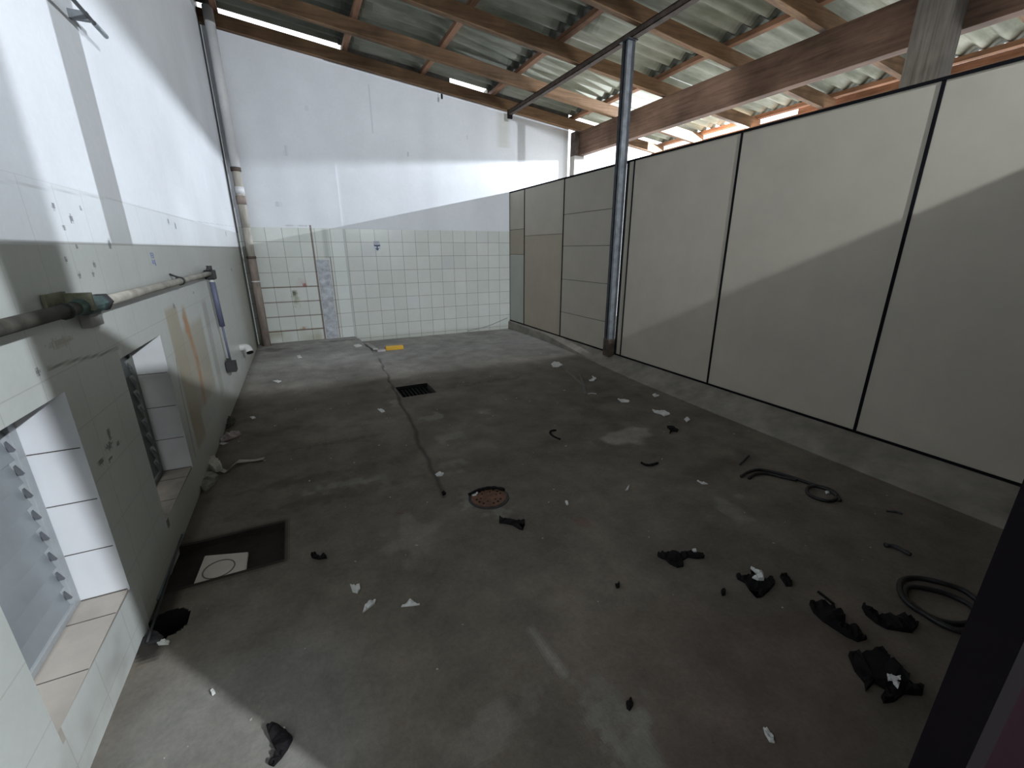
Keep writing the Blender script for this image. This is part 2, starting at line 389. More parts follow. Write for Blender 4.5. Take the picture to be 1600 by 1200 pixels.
def recess(n, W, jm, sm, m_frame, m_glass):
    """tiled jambs, soffit, sill behind the wall face, then the louvre unit"""
    y0, y1, z0, z1 = W; D = .12
    for nm, a, b, m in (('far', y1, y1 + .03, jm), ('near', y0 - .03, y0, jm)):
        xf = XL((a + b) / 2) - .001
        box('wall_left', xf - D - .04, xf, a, b, z0 - .02, z1 + .02, m)['kind'] = 'structure'
    xf = XL((y0 + y1) / 2) - .003
    box('wall_left', xf - D - .04, xf, y0 + .0005, y1 - .0005, z1, z1 + .03, jm)['kind'] = 'structure'
    box('wall_left', xf - D - .04, xf, y0 + .0005, y1 - .0005, z0 - .04, z0, sm)['kind'] = 'structure'
    # grout joints on the far jamb
    k = 1
    bm = bmesh.new()
    while z0 + .177 * k < z1 - .03:
        z = z0 + .177 * k; bm_box(bm, xf - D, xf - .001, y1 - .0012, y1 - .0002, z - .0016, z + .0016); k += 1
    j0 = y0 + (y1 - y0) * .36; j1 = y0 + (y1 - y0) * .78
    for j in (j0, j1): bm_box(bm, xf - D, xf - .001, j - .0015, j + .0015, z0 + .0002, z0 + .0012)
    bm_box(bm, xf - D, xf - .001, y1 - .003, y1, z0, z0 + .003)
    tag(bm_obj('wall_left', bm, m_grout), kind='structure')
    # louvre window
    x = xf - D
    root = empty('window_%d' % n, (x, (y0 + y1) / 2, z0)); root['kind'] = 'structure'
    def part(nm, bm, m, p=root):
        o = bm_obj(nm, bm, m, None); o.parent = p
        o.matrix_parent_inverse = Matrix.Translation(-Vector(root.location)) if p is root else Matrix.Identity(4)
        return o
    bm = bmesh.new(); t = .035
    bm_box(bm, x - .03, x, y0 + .001, y0 + t, z0 + .001, z1 - .001, .003); bm_box(bm, x - .03, x, y1 - t, y1 - .001, z0 + .001, z1 - .001, .003)
    bm_box(bm, x - .03, x, y0 + t, y1 - t, z0 + .001, z0 + .022, .003); bm_box(bm, x - .03, x, y0 + t, y1 - t, z1 - .022, z1 - .001, .003)
    part('window_frame', bm, m_frame)
    nsl = 9; h = (z1 - z0 - .044) / nsl
    for i in range(nsl):
        zc = z0 + .022 + h * (i + .5)
        bm = bmesh.new()
        mt = Matrix.Translation((x - .022, (y0 + y1) / 2, zc)) @ Matrix.Rotation(math.radians(-14), 4, 'Y')
        bm_box(bm, -.0025, .0025, -(y1 - y0) / 2 + t, (y1 - y0) / 2 - t, -h * .58, h * .58, .001, mt)
        part('glass_slat', bm, m_glass)
        bm = bmesh.new()
        for yy in (y1 - t - .001, y0 + t + .001):
            s = -1 if yy > (y0 + y1) / 2 else 1
            vv = [(x - .012, yy, zc + .018), (x - .012, yy, zc - .012), (x + .001, yy, zc - .012)]
            a = [bm.verts.new(v) for v in vv]; b = [bm.verts.new((v[0], v[1] + s * .008, v[2])) for v in vv]
            bm.faces.new(a); bm.faces.new(b[::-1])
            for q in range(3): bm.faces.new((a[q], a[(q + 1) % 3], b[(q + 1) % 3], b[q]))
        part('louvre_clip', bm, m_clip)
    return root
m_frame = simple('aluminium_frame', (.36, .38, .40), .45, .15, 10, .2)
m_glass = simple('frosted_grey_glass', (.24, .26, .28), .35, .15, 5)
m_clip = simple('dark_clip', (.10, .105, .12), .6, .2, 9)
m_jamb2 = simple('dull_jamb_tile', (.60, .61, .62), .3, .08, 6); m_sill2 = simple('dark_worn_sill', (.20, .175, .15), .7, .3, 8)
recess(1, W1, m_jamb, m_sill, m_frame, m_glass)
recess(2, W2, m_jamb2, m_sill2, simple('darker_frame', (.13, .14, .13), .6, .3, 12), simple('darker_glass', (.10, .11, .11), .4, .3, 8))  # second window's frame and glass set darker than the first's

# ------------------------------------------------------------------ back wall
m_backplain = m_back
def back_paint(X, Z):
    c = np.ones(X.shape + (3,)) * WHITE
    c = c * (.95 + .08 * smooth_noise(41, X * 2.5, Z * .5, .5))[..., None]
    top = 1.575 + (smooth_noise(6, X, Z, .2) - .5) * .012
    c = put(c, (Z < top) * 1.0, (.63, .65, .615))
    # a few odd replacement tiles
    for (u, v) in [(3, 6), (9, 5), (12, 7), (15, 7), (1, 3), (6, 2), (5, 7)]:
        x0 = -.095 + .197 * (u + 2); z0 = .02 + .197 * v
        c = put(c, rect(X, Z, x0, x0 + .197, z0, z0 + .197, .005) * (Z < 1.57), (.61, .61, .62), .6)
    # stains of the left tile field
    L = (X < .60) & (Z < 1.6)
    c = put(c, blob(X, Z, -.055, .73, .035, .05, 43, .5, .5) * L, (.05, .045, .035), .9)
    c = put(c, blob(X, Z, -.05, .64, .05, .12, 44, .5, .8) * L, (.30, .30, .20), .7)
    c = put(c, blob(X, Z, .085, .83, .030, .028, 45, .3, .4), (.35, .035, .055), .85)
    c = put(c, blob(X, Z, .04, .86, .07, .07, 46, .5, .9) * L, (.55, .42, .42), .5)
    c = put(c, rect(X, Z, -.6, .24, .0, .22, .06) * smooth_noise(47, X, Z, .1) * 1.3, (.28, .26, .15), .6)
    c = put(c, blob(X, Z, .0, .235, .05, .03, 48, .5, .6) * L, (.36, .17, .05), .7)
    for zz, a in [(1.202, .5), (1.005, .4), (.81, .7), (.611, .6), (.415, .5), (.217, .8)]:
        c = put(c, rect(X, Z, -.52, .245, zz - .004, zz + .004, .003), (.17, .10, .07), a)
    c = put(c, rect(X, Z, .245, .268, .05, 1.61, .004), (.13, .09, .07), .85)
    c = put(c, rect(X, Z, .452, .466, .05, 1.20, .004), (.13, .08, .07), .7)
    c = put(c, rect(X, Z, .46, .47, 1.20, 1.57, .004), (.3, .3, .28), .7)
    c = put(c, rect(X, Z, .39, .45, 1.18, 1.57, .01), (.36, .39, .36), .6)
    c = put(c, rect(X, Z, .50, .67, .06, 1.57, .01), (.70, .72, .70), .8)  # pier edge shading painted in as a lighter strip
    c = put(c, rect(X, Z, -.05, .22, 1.59, 1.61, .01) * smooth_noise(49, X, Z, .05), (.25, .25, .27), .7)
    # marks on the white paint
    for k, (u, v, a, b, t) in enumerate([(1.65, 2.6, .015, .03, .5), (2.9, 2.33, .02, .012, .5), (3.15, 2.33, .012, .012, .5), (-.1, 1.85, .06, .02, .3), (.4, 3.0, .02, .02, .4), (.1, 2.5, .04, .05, .25), (2.55, 2.9, .01, .05, .3)]):
        c = put(c, blob(X, Z, u, v, a, b, 60 + k, .4, .5), (.3, .31, .34), t)
    c = put(c, rect(X, Z, 1.18, 1.2, 2.8, 3.4, .01), (.5, .51, .54), .5)
    c = put(c, rect(X, Z, 3.05, 3.25, 2.8, 3.3, .08), (.52, .52, .46), .6)
    c = put(c, np.clip((X - 4.22) / .05, 0, 1) * (Z > 2.0), (.45, .45, .45), .6)  # greyer strip at the wall's right end
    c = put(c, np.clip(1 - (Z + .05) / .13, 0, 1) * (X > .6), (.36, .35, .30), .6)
    return c
WT = .11
bz = np.concatenate([axis(-.08, 1.65, .018)[:-1], np.linspace(1.65, 2.8, 20)[:-1], np.linspace(2.8, 3.9, 20)])
bx = axis(.0, 4.33, .02)
def clipz(X, Z): return np.minimum(Z, roof_z(X) + WT)
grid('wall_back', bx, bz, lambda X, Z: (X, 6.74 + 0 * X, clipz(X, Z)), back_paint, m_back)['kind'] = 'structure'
bx2 = axis(-.66, .66, .02, [.245, .268, .452, .466])
grid('wall_back', bx2, bz, lambda X, Z: (X, 6.716 + 0 * X, clipz(X, Z)), back_paint, m_back)['kind'] = 'structure'
bm = bmesh.new(); v = [bm.verts.new(p) for p in ((.66, 6.716, -.08), (.66, 6.75, -.08), (.66, 6.75, roof_z(.66) + WT), (.66, 6.716, roof_z(.66) + WT))]; bm.faces.new(v)
tag(bm_obj('wall_back', bm, simple('white_paint', (.58, .60, .64), .6, .04, 4)), kind='structure')
tag(box('wall_back', .6605, .683, 6.722, 6.742, -.03, 1.57, simple('tile_edge', (.44, .46, .45), .4, .05, 4)), kind='structure')
# wall body behind the faces, and mortar infill above it under the sheets
sheared('wall_back', -.8, 4.33, 6.75, 6.90, lambda x: -.1, lambda x: roof_z(x) + WT, m_cement)['kind'] = 'structure'
for a, b in ((.90, 2.32), (2.90, 4.33)):
    sheared('wall_back', a, b, 6.752, 6.90, lambda x: roof_z(x) + WT, lambda x: roof_z(x) + .245, m_cement, n=6)['kind'] = 'structure'
# pale cement-filled chase in the tiles
bm = bmesh.new(); zs = [.055, .12, .26, .42, .5, .66, .8, .95, 1.08, 1.165]
pr = None
for z in zs:
    a = .272 + (rnd.random()) * .006; b = .446 - rnd.random() * .012; d = 6.710 - rnd.random() * .004
    r = [bm.verts.new(p) for p in ((a, 6.715, z), (a + .01, d, z), ((a + b) / 2, d - .003, z), (b - .01, d, z), (b, 6.715, z))]
    if pr:
        for k in range(4): bm.faces.new((pr[k], pr[k + 1], r[k + 1], r[k]))
    pr = r
tag(bm_obj('trim_1', bm, m_patch), kind='structure')

# ------------------------------------------------------------------ partition: curb, rails, boards
bm = bmesh.new(); prev = None
for y, xfoot in [(-.1, 2.90), (.5, 2.91), (1.0, 2.925), (1.5, 2.935), (2.34, 2.955), (3.14, 2.99), (3.9, 3.06), (5.4, 3.20), (6.2, 3.215), (6.739, 3.215)]:
    zt = .112; zb = -.05
    if y > 4: pts = ((xfoot, y, zb), (xfoot + .004, y, .085), (xfoot + .02, y, zt), (3.36, y, zt), (3.36, y, zb))
    else: pts = ((xfoot, y, zb), (xfoot, y, .004), (xfoot + .6 * (3.215 - xfoot), y, .05), (3.36, y, zt), (3.36, y, zb))
    if y <= 4: pts = ((xfoot, y, zb), (xfoot, y, .004), (3.235, y, zt), (3.36, y, zt), (3.36, y, zb))
    if y > 4: pts = ((xfoot, y, zb), (xfoot + .003, y, .09), (3.235, y, zt), (3.36, y, zt), (3.36, y, zb))
    r = [bm.verts.new(p) for p in pts]
    if prev:
        for k in range(5): bm.faces.new((prev[k], prev[(k + 1) % 5], r[(k + 1) % 5], r[k]))
    else: bm.faces.new(r)
    prev = r
bm.faces.new(prev[::-1]); bmesh.ops.subdivide_edges(bm, edges=bm.edges, cuts=2)
tag(bm_obj('baseboard_right', bm, m_curb), kind='structure')
PX = 3.25
seams = [6.735, 6.215, 5.11, 3.99, 3.885, 3.80, 2.585, 1.385, .17]
def board(y0, y1, z0, z1, m, lab):
    o = box('partition_board', PX, PX + .035, min(y0, y1), max(y0, y1), z0, z1, m, .002, loc=(PX, (y0 + y1) / 2, z0))
    return tag(o, lab, 'wall panel', None)
ZB, ZT = .128, 2.155
g = .009
board(6.728, 6.215 + g, ZB, 1.215, m_beige_g, 'greyish narrow partition board at the far right corner, lowest of its column')
board(6.728, 6.215 + g, 1.222, 1.595, m_beige_w, 'yellowish small square partition board in the far corner, middle of its column')
board(6.728, 6.215 + g, 1.602, ZT, m_beige, 'beige narrow partition board in the far corner, topmost of its column')
board(6.215 - g, 5.11 + g, ZB, 1.490, m_beige_w, 'darker tan tall partition board, lower half of the second column from the far corner')
board(6.215 - g, 5.11 + g, 1.496, ZT, m_beige, 'light beige partition board above the darker tan one, second column from the far corner')
zz = [ZB, .467, .910, 1.337, 1.728, ZT]
wd = ['lowest', 'second lowest', 'middle', 'second highest', 'topmost']
for i in range(5):
    board(5.11 - g, 3.99, zz[i] + (.003 if i else 0), zz[i + 1] - .003, m_beige, 'beige horizontal partition board just behind the steel post, %s of the five stacked' % wd[i])
board(3.875, 3.808, ZB, ZT, m_beige, 'very narrow upright beige partition strip just in front of the steel post')
board(3.80 - g, 2.585 + g, ZB, ZT, m_beige, 'large full height beige partition panel next to the steel post')
board(2.585 - g, 1.385 + g, ZB, ZT, m_beige, 'large full height beige partition panel between the two widest black seams')
board(1.385 - g, .17, ZB, ZT, m_beige, 'large full height beige partition panel nearest the doorway at the right edge')
fr = empty('partition_frame', (PX, 3.4, .112)); tag(fr, 'thin black metal frame holding the beige partition boards on the concrete curb', 'frame')
def fpart(nm, *a):
    o = box(nm, *a, m_blackseam); o.parent = fr; o.matrix_parent_inverse = Matrix.Translation(-Vector(fr.location)); return o
fpart('bottom_rail', PX - .006, PX + .04, .12, 6.735, .112, ZB)
fpart('top_rail', PX - .006, PX + .04, .12, 6.735, ZT, 2.172)
for s, wdt in ((6.732, .004), (6.215, g), (5.11, g), (3.9, .012), (3.804, .004), (2.585, g), (1.385, g)):
    fpart('upright', PX - .004, PX + .036, s - wdt, s + wdt, ZB, ZT)
bm = bmesh.new()
for z in zz[1:-1]: bm_box(bm, PX + .004, PX + .03, 3.995, 5.1, z - .003, z + .003)
for z in (1.2185, 1.5985): bm_box(bm, PX + .004, PX + .03, 6.222, 6.727, z - .0035, z + .0035)
bm_box(bm, PX + .004, PX + .03, 5.117, 6.208, 1.49, 1.496)
o = bm_obj('joint_strip', bm, simple('dark_joint', (.10, .085, .07), .7)); o.parent = fr; o.matrix_parent_inverse = Matrix.Translation(-Vector(fr.location))

# ------------------------------------------------------------------ doorway: jamb and low screen beside the camera
m_maroon = simple('dark_maroon_paint', (.007, .002, .004), .95, .15, 6, spec=.03)
m_jambd = simple('blackish_brown_paint', (.004, .003, .004), .9, .2, 9, spec=.05)
bm = bmesh.new()
jl = [(-.05, .533), (1.30, .533), (2.0, .487), (3.50, .487)]          # upper part widened, out of view, to slant its shadow on the left wall
A = [bm.verts.new((x, .10, z)) for z, x in jl] + [bm.verts.new((.628, .10, 3.5)), bm.verts.new((.628, .10, -.05))]
B = [bm.verts.new((v.co.x, .065, v.co.z)) for v in A]
fa = bm.faces.new(A); fb = bm.faces.new(B[::-1])
for k in range(6): bm.faces.new((A[k], A[(k + 1) % 6], B[(k + 1) % 6], B[k]))
bmesh.ops.triangulate(bm, faces=[fa, fb])
tag(bm_obj('door_1', bm, m_jambd), kind='structure')
bm = bmesh.new()
tp = [(.6285, 1.985), (1.0, 1.99), (1.3, 2.045), (2.8, 2.055), (3.36, 2.10)]
A = [bm.verts.new((x, .098, z)) for x, z in tp] + [bm.verts.new((3.36, .098, -.05)), bm.verts.new((.6285, .098, -.05))]
B = [bm.verts.new((v.co.x, .067, v.co.z)) for v in A]
fa = bm.faces.new(A); fb = bm.faces.new(B[::-1])
for k in range(7): bm.faces.new((A[k], A[(k + 1) % 7], B[(k + 1) % 7], B[k]))
bmesh.ops.triangulate(bm, faces=[fa, fb])
tag(bm_obj('wall_front', bm, m_maroon), kind='structure')
m_unseen_wall = simple('unseen_wall_paint', (.05, .05, .05), .8, .1, 3)
tag(box('wall_unseen_lobby', -.9, 3.55, -3.5, -3.4, -.1, 4.2, m_unseen_wall), kind='structure')  # unseen walls added to close off sky light behind the doorway
tag(box('wall_unseen_side', 3.45, 3.55, -3.4, .06, -.1, 3.6, m_unseen_wall), kind='structure')
tag(box('wall_front', 3.37, 6.2, .0, .1, -.1, 3.6, m_unseen_wall), kind='structure')

# ------------------------------------------------------------------ roof
def sheet_mat():
    m, nt, p = nodes('fibre_cement_sheet')
    n = noise(nt, 1.4, 6, (.5, 1.3, 1), .6); n2 = noise(nt, 6, 6, (.25, 2.2, 1), .6)
    r = ramp(nt, n.outputs[0], [(.32, (.17, .18, .155)), (.5, (.36, .37, .33)), (.68, (.50, .50, .46))])
    r2 = ramp(nt, n2.outputs[0], [(.35, (.62, .64, .57)), (.6, (1, 1, 1))])
    c = mix(nt, r.outputs[0], r2.outputs[0]); c = mix(nt, c, N(nt, 'ShaderNodeAttribute', attribute_name='paint').outputs['Color'])
    nt.links.new(c, p.inputs['Base Color']); p.inputs['Roughness'].default_value = .85
    bump(nt, p, n2.outputs[0], .3, .006); return m
m_sheet = sheet_mat()
RAFT = .14; PUR = .05
PURX = [-.42, .92, 1.90, 2.93, 4.36, 6.30]
def sheets():
    """all rows of corrugated sheets, ridges running down the pitch, lower ends lapped"""
    V = []; F = []; K = []
    rows = [(-.62, .99), (.85, 3.0), (2.86, 4.43), (4.29, 6.44)]
    r = np.random.RandomState(5); cuts = np.arange(-3.55, 6.7, 1.06)
    for ri, (x0, x1) in enumerate(rows):
        for ci, y0 in enumerate(cuts):
            y1 = min(y0 + 1.10, 6.775); ny = max(2, int((y1 - y0) / .0147)); nx = 26; xs = np.linspace(x0, x1, nx + 1); ys = np.linspace(y0, y1, ny + 1)
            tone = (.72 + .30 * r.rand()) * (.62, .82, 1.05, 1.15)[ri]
            XX, YY = np.meshgrid(xs, ys, indexing='ij')
            ZZ = roof_z(XX) + RAFT + PUR + .028 + .028 * np.sin(2 * np.pi * YY / .1767) + .010 * (XX - x0) / (x1 - x0) + .004 * (ci % 2)
            base = len(V); V += np.stack([XX, YY, ZZ], -1).reshape(-1, 3).tolist(); n = ny + 1
            I, J = np.meshgrid(np.arange(nx), np.arange(ny), indexing='ij')
            F += (base + np.stack([I * n + J, (I + 1) * n + J, (I + 1) * n + J + 1, I * n + J + 1], -1).reshape(-1, 4)).tolist()
            xc = (XX[:-1, :-1] + XX[1:, 1:]) / 2; yc = (YY[:-1, :-1] + YY[1:, 1:]) / 2
            # mossy black growth and painted purlin shade creeping in from both lapped ends
            d = np.minimum(xc - x0 - .08, x1 - xc - .08); reach = .05 + .30 * smooth_noise(200 + ri, xc * .3, yc, .09) * smooth_noise(210 + ri, xc, yc, .5)
            k = np.clip(1 - d / reach, 0, 1) * .75
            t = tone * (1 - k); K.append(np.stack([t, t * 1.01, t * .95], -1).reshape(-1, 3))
    me = bpy.data.meshes.new('ceiling'); me.from_pydata(V, [], F)
    a = me.attributes.new('paint', 'FLOAT_COLOR', 'FACE')
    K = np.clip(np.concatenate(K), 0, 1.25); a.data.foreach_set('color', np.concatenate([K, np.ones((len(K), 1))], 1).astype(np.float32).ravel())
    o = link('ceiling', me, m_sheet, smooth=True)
    sm = o.modifiers.new('thickness', 'SOLIDIFY'); sm.thickness = .006; sm.offset = 1
    return o
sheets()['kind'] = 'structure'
RY = [(6.712, 'against the back wall'), (5.83, 'second from the back wall'), (4.83, 'third from the back wall'), (3.83, 'fourth from the back wall, above the steel post'), (2.93, 'fifth from the back wall, meeting the girder left of its post'), (1.93, 'crossing the girder just right of its grey post'), (.93, 'nearest the doorway')]
for y, lab in RY:
    o = sheared('roof_rafter', -.60, 6.34, y - .062, y, roof_z, lambda x: roof_z(x) + RAFT, m_wood, n=16, loc=(-.6, y, roof_z(-.6)))
    tag(o, 'brown timber roof rafter ' + lab, 'rafter')
pl = ['along the left wall', 'second from the left wall', 'third from the left wall', 'just left of the dark steel beam', 'directly above the big girder', 'at the low eave on the right']
for x, lab in zip(PURX, pl):
    bm = bmesh.new(); ys = np.linspace(.3, 6.745, 14); pr = None
    for y in ys:
        j = (rnd.random() - .5) * .02
        z0 = roof_z(x) + RAFT; r = [bm.verts.new(p) for p in ((x - .03 + j, y, z0 + .003), (x + .03 + j, y, z0 - .003), (x + .03 + j, y, z0 + PUR - .005), (x - .03 + j, y, z0 + PUR + .001))]
        if pr:
            for k in range(4): bm.faces.new((pr[k], pr[(k + 1) % 4], r[(k + 1) % 4], r[k]))
        else: bm.faces.new(r)
        pr = r
    bm.faces.new(pr[::-1])
    tag(bm_obj('roof_purlin', bm, m_woodY, loc=(x, .3, roof_z(x) + RAFT)), 'thin timber purlin under the corrugated sheets, ' + lab, 'purlin')
low = [(.2, 2.82), (3.8, 2.82), (4.6, 2.833), (5.143, 2.880), (5.343, 2.898), (5.377, 2.895), (5.423, 2.889), (5.541, 2.881), (6.1, 2.85), (6.74, 2.84)]  # unseen added board; lower edge shaped to cut the bay lamp's light
bm = bmesh.new(); a = [bm.verts.new((6.12, y, z)) for y, z in low] ; a += [bm.verts.new((6.12, 6.74, 2.957)), bm.verts.new((6.12, .2, 2.957))]
b = [bm.verts.new((6.14, v.co.y, v.co.z)) for v in a]
fa = bm.faces.new(a); fb = bm.faces.new(b[::-1])
for k in range(len(a)): bm.faces.new((a[k], a[(k + 1) % len(a)], b[(k + 1) % len(a)], b[k]))
bmesh.ops.triangulate(bm, faces=[fa, fb])
tag(bm_obj('eave_light_cutter', bm, m_woodY, loc=(6.12, .2, 2.8)), 'added unseen board at the eave, its lower edge shaped to shade the upper walls', 'board')
bm = bmesh.new()
for y0, y1, zt in ((.2, 2.4, 3.112), (2.4005, 4.3, 3.112), (4.3005, 6.75, 3.05)): bm_box(bm, 6.445, 6.465, y0, y1, 2.96, zt)
tag(bm_obj('fascia_board', bm, m_woodY, loc=(6.455, .2, 2.975)), 'brown fascia board hanging at the open ends of the roof sheets on the far right', 'board')
# girder and its posts
box('roof_girder', 4.45, 4.56, .15, 6.60, 2.77, 3.118, m_girder, .006, loc=(4.5, .15, 2.77))
tag(bpy.data.objects['roof_girder'], 'long deep brown timber girder under the rafters beyond the partition', 'beam')
o = box('timber_post', 4.28, 4.448, 1.87, 2.10, 0, 3.135, m_post, .006, loc=(4.36, 1.98, 0)); tag(o, 'thick grey timber post in front of the girder at upper right', 'post')
e = empty('wall_end_post', (4.47, 6.67, 0)); tag(e, 'pale grey post with dark top at the end of the back wall under the girder', 'post')
for nm, z0, z1, m in (('post_shaft', 0, 2.765, simple('pale_grey_render', (.34, .33, .31), .8, .1, 5)), ('post_head', 2.765, 3.12, m_rust)):
    o = box(nm, 4.375, 4.56, 6.605, 6.738, z0, z1, m); o.parent = e; o.matrix_parent_inverse = Matrix.Translation((-4.47, -6.67, 0))
# steel post and steel channel beam
e = empty('steel_post', (3.185, 3.94, .112)); tag(e, 'tall dark steel channel post standing in front of the partition', 'post')
def sp(nm, *a):
    o = box(nm, *a); o.parent = e; o.matrix_parent_inverse = Matrix.Translation(-Vector(e.location)); return o
sp('channel_web', 3.195, 3.235, 3.90, 3.985, .105, 3.21, m_steel, .002)
sp('flange', 3.15, 3.20, 3.972, 3.985, .105, 3.21, m_steel_l, .001)
sp('flange', 3.15, 3.20, 3.90, 3.913, .105, 3.21, m_steel_l, .001)
sp('lip', 3.145, 3.153, 3.955, 3.985, .105, 3.21, m_steel, .001)
sp('lip', 3.145, 3.153, 3.90, 3.93, .105, 3.21, m_steel_l, .001)
o = sp('rusty_foot', 3.142, 3.237, 3.896, 3.989, .10, .30, m_rust, .002); o['label'] = 'rusted foot'
o = sp('top_plate', 3.12, 3.24, 3.87, 4.01, 3.203, 3.212, m_steel)
e = empty('steel_beam', (3.19, 3, 3.21)); tag(e, 'dark rusty steel beam slung under the rafters on top of the steel post', 'beam')
def sb(nm, *a):
    o = box(nm, *a); o.parent = e; o.matrix_parent_inverse = Matrix.Translation(-Vector(e.location)); return o
sb('web', 3.158, 3.166, .3, 6.58, 3.212, 3.270, m_rust)
sb('lower_flange', 3.158, 3.222, .3, 6.58, 3.212, 3.220, m_rust)
sb('upper_flange', 3.158, 3.222, .3, 6.58, 3.263, 3.271, m_rust)
sb('end_cap', 3.152, 3.228, 6.58, 6.605, 3.165, 3.276, m_black)
sb('highlight_block', 3.16, 3.185, 6.60, 6.62, 3.20, 3.262, m_whitepvc)  # small white block put in for the bright highlight at the beam end

# ------------------------------------------------------------------ pipes
e = empty('drain_pipe', (-.485, 6.585, .04)); tag(e, 'tall white and rust-stained drain pipe standing in the far left corner', 'pipe')
m_pipe1 = simple('white_painted_pipe', (.58, .58, .58), .5, .08, 6); m_pipe2 = simple('dirty_pipe', (.36, .335, .29), .7, .3, 9, stretch=(2, 2, .5)); m_pipe3 = simple('brown_stained_pipe', (.24, .195, .165), .8, .35, 9, stretch=(2, 2, .5))
cx, cy = -.485, 6.585
for nm, z0, z1, r, m in [('upper_pipe', 2.245, 3.84, .052, m_pipe1), ('middle_pipe', 1.55, 2.2, .046, m_pipe2), ('lower_pipe', .05, 1.2, .050, m_pipe3), ('middle_pipe', 1.2, 1.56, .047, m_pipe2),
                         ('collar', 2.20, 2.245, .056, m_rust), ('collar', 1.95, 2.03, .053, m_pipe1), ('collar', 1.83, 1.93, .054, m_pipe3), ('collar', 1.19, 1.22, .055, m_rust), ('band', .90, .915, .053, m_whitepvc)]:
    o = tube(nm, [(cx, cy, z0), (cx, cy, z1)], r, m, 20); o.parent = e; o.matrix_parent_inverse = Matrix.Translation(-Vector(e.location))
def kid(o, e, lab=None):
    o.parent = e; o.matrix_parent_inverse = Matrix.Translation(-Vector(e.location))
    if lab: o['label'] = lab
    return o
e = empty('water_pipe', (XL(2.6) + .045, 2.6, 1.13)); tag(e, 'horizontal beige water pipe with valve and drop running along the left wall', 'pipe')
off = .042
m_pp = simple('beige_dirty_pipe', (.34, .32, .28), .6, .35, 14, stretch=(1, .6, 1)); m_grn = simple('green_painted_iron', (.055, .10, .095), .5, .5, 25)
m_dk = simple('dark_iron', (.03, .03, .032), .6, .3, 15); m_blue = simple('blue_grey_plastic', (.12, .13, .20), .5, .1, 10)
kid(tube('pipe_run', [(XL(y) + off, y, 1.131) for y in (1.93, 2.5, 3.1, 3.6, 3.99)], .0175, m_pp), e)
kid(tube('pipe_run', [(XL(y) + off, y, 1.133) for y in (.6, 1.1, 1.55, 1.76)], .019, simple('dark_dirty_pipe', (.07, .065, .055), .8, .5, 14)), e, 'darker grimy near end of the pipe')
bm = bmesh.new(); bm_tube(bm, [(XL(1.74) + off, 1.74, 1.133), (XL(1.8) + off, 1.80, 1.133)], [.021, .027], 14); bm_tube(bm, [(XL(1.8) + off, 1.80, 1.133), (XL(1.88) + off, 1.88, 1.131)], .029, 14)
bm_tube(bm, [(XL(1.88) + off, 1.88, 1.131), (XL(1.95) + off, 1.95, 1.131)], .026, 6)
kid(bm_obj('valve_body', bm, m_grn), e)
kid(tube('valve_nut', [(XL(1.93) + off, 1.925, 1.131), (XL(1.95) + off, 1.955, 1.131)], .030, m_dk, 6), e)
bm = bmesh.new(); bm_box(bm, XL(1.73) + .002, XL(1.73) + .012, 1.67, 1.80, 1.125, 1.180, .002); bm_box(bm, XL(1.8) + .002, XL(1.8) + .075, 1.78, 1.792, 1.12, 1.175, .002)
kid(bm_obj('bracket', bm, simple('dirty_bracket', (.20, .20, .14), .7, .4, 20)), e)
kid(box('wall_block', XL(1.9), XL(1.9) + .03, 1.86, 1.96, 1.055, 1.115, simple('grey_block', (.30, .30, .29), .7), .004), e)
for y in (1.67, 3.05):
    kid(tube('pipe_clip', [(XL(y) + off, y, 1.132), (XL(y) + off, y + .02, 1.132)], .024, m_dk, 12), e)
kid(tube('clip_tail', [(XL(3.06), 3.06, 1.17), (XL(3.06) + off, 3.06, 1.15)], .006, m_dk, 6), e)
bm = bmesh.new(); bm_box(bm, XL(4.0) + .005, XL(4.0) + .075, 3.975, 4.045, 1.085, 1.155, .01); bm_tube(bm, [(XL(4) + off, 4.01, 1.15), (XL(4) + off, 4.01, 1.185)], .018, 8); bm_tube(bm, [(XL(4) + off, 3.95, 1.165), (XL(4) + off, 3.985, 1.15)], .014, 8)
kid(bm_obj('elbow', bm, m_dk), e)
kid(tube('union', [(XL(4) + off, 4.01, 1.088), (XL(4) + off, 4.01, 1.065)], .018, m_whitepvc), e)
kid(tube('drop_pipe', [(XL(4) + off, 4.012, 1.065), (XL(4) + off, 4.06, .72)], .020, m_blue), e, 'blue-grey thick upper part of the drop')
kid(tube('drop_rod', [(XL(4) + off, 4.06, .72), (XL(4) + off, 4.115, .41)], .008, m_blue), e)
bm = bmesh.new(); bm_box(bm, XL(4.1) + .005, XL(4.1) + .075, 4.07, 4.16, .335, .42, .006); bm_box(bm, XL(4.1) + .02, XL(4.1) + .05, 4.065, 4.085, .42, .455, .003)
kid(bm_obj('outlet_box', bm, m_dk), e)
# short white pipe stub near the corner
e = empty('pipe_stub', (XL(5.05), 5.05, .33)); tag(e, 'short white plastic pipe elbow sticking out of the left wall near the floor', 'pipe')
pts = spline([(XL(5.05) - .01, 5.05, .35), (XL(5.05) + .045, 5.05, .35), (XL(5.05) + .07, 5.035, .335), (XL(5.05) + .080, 5.02, .305)], 5)
kid(tube('elbow', pts, .035, m_whitepvc, 16), e)
kid(tube('mouth', [(XL(5.05) + .080, 5.02, .307), (XL(5.05) + .084, 5.012, .293)], .031, m_black, 16), e, 'dark open mouth')
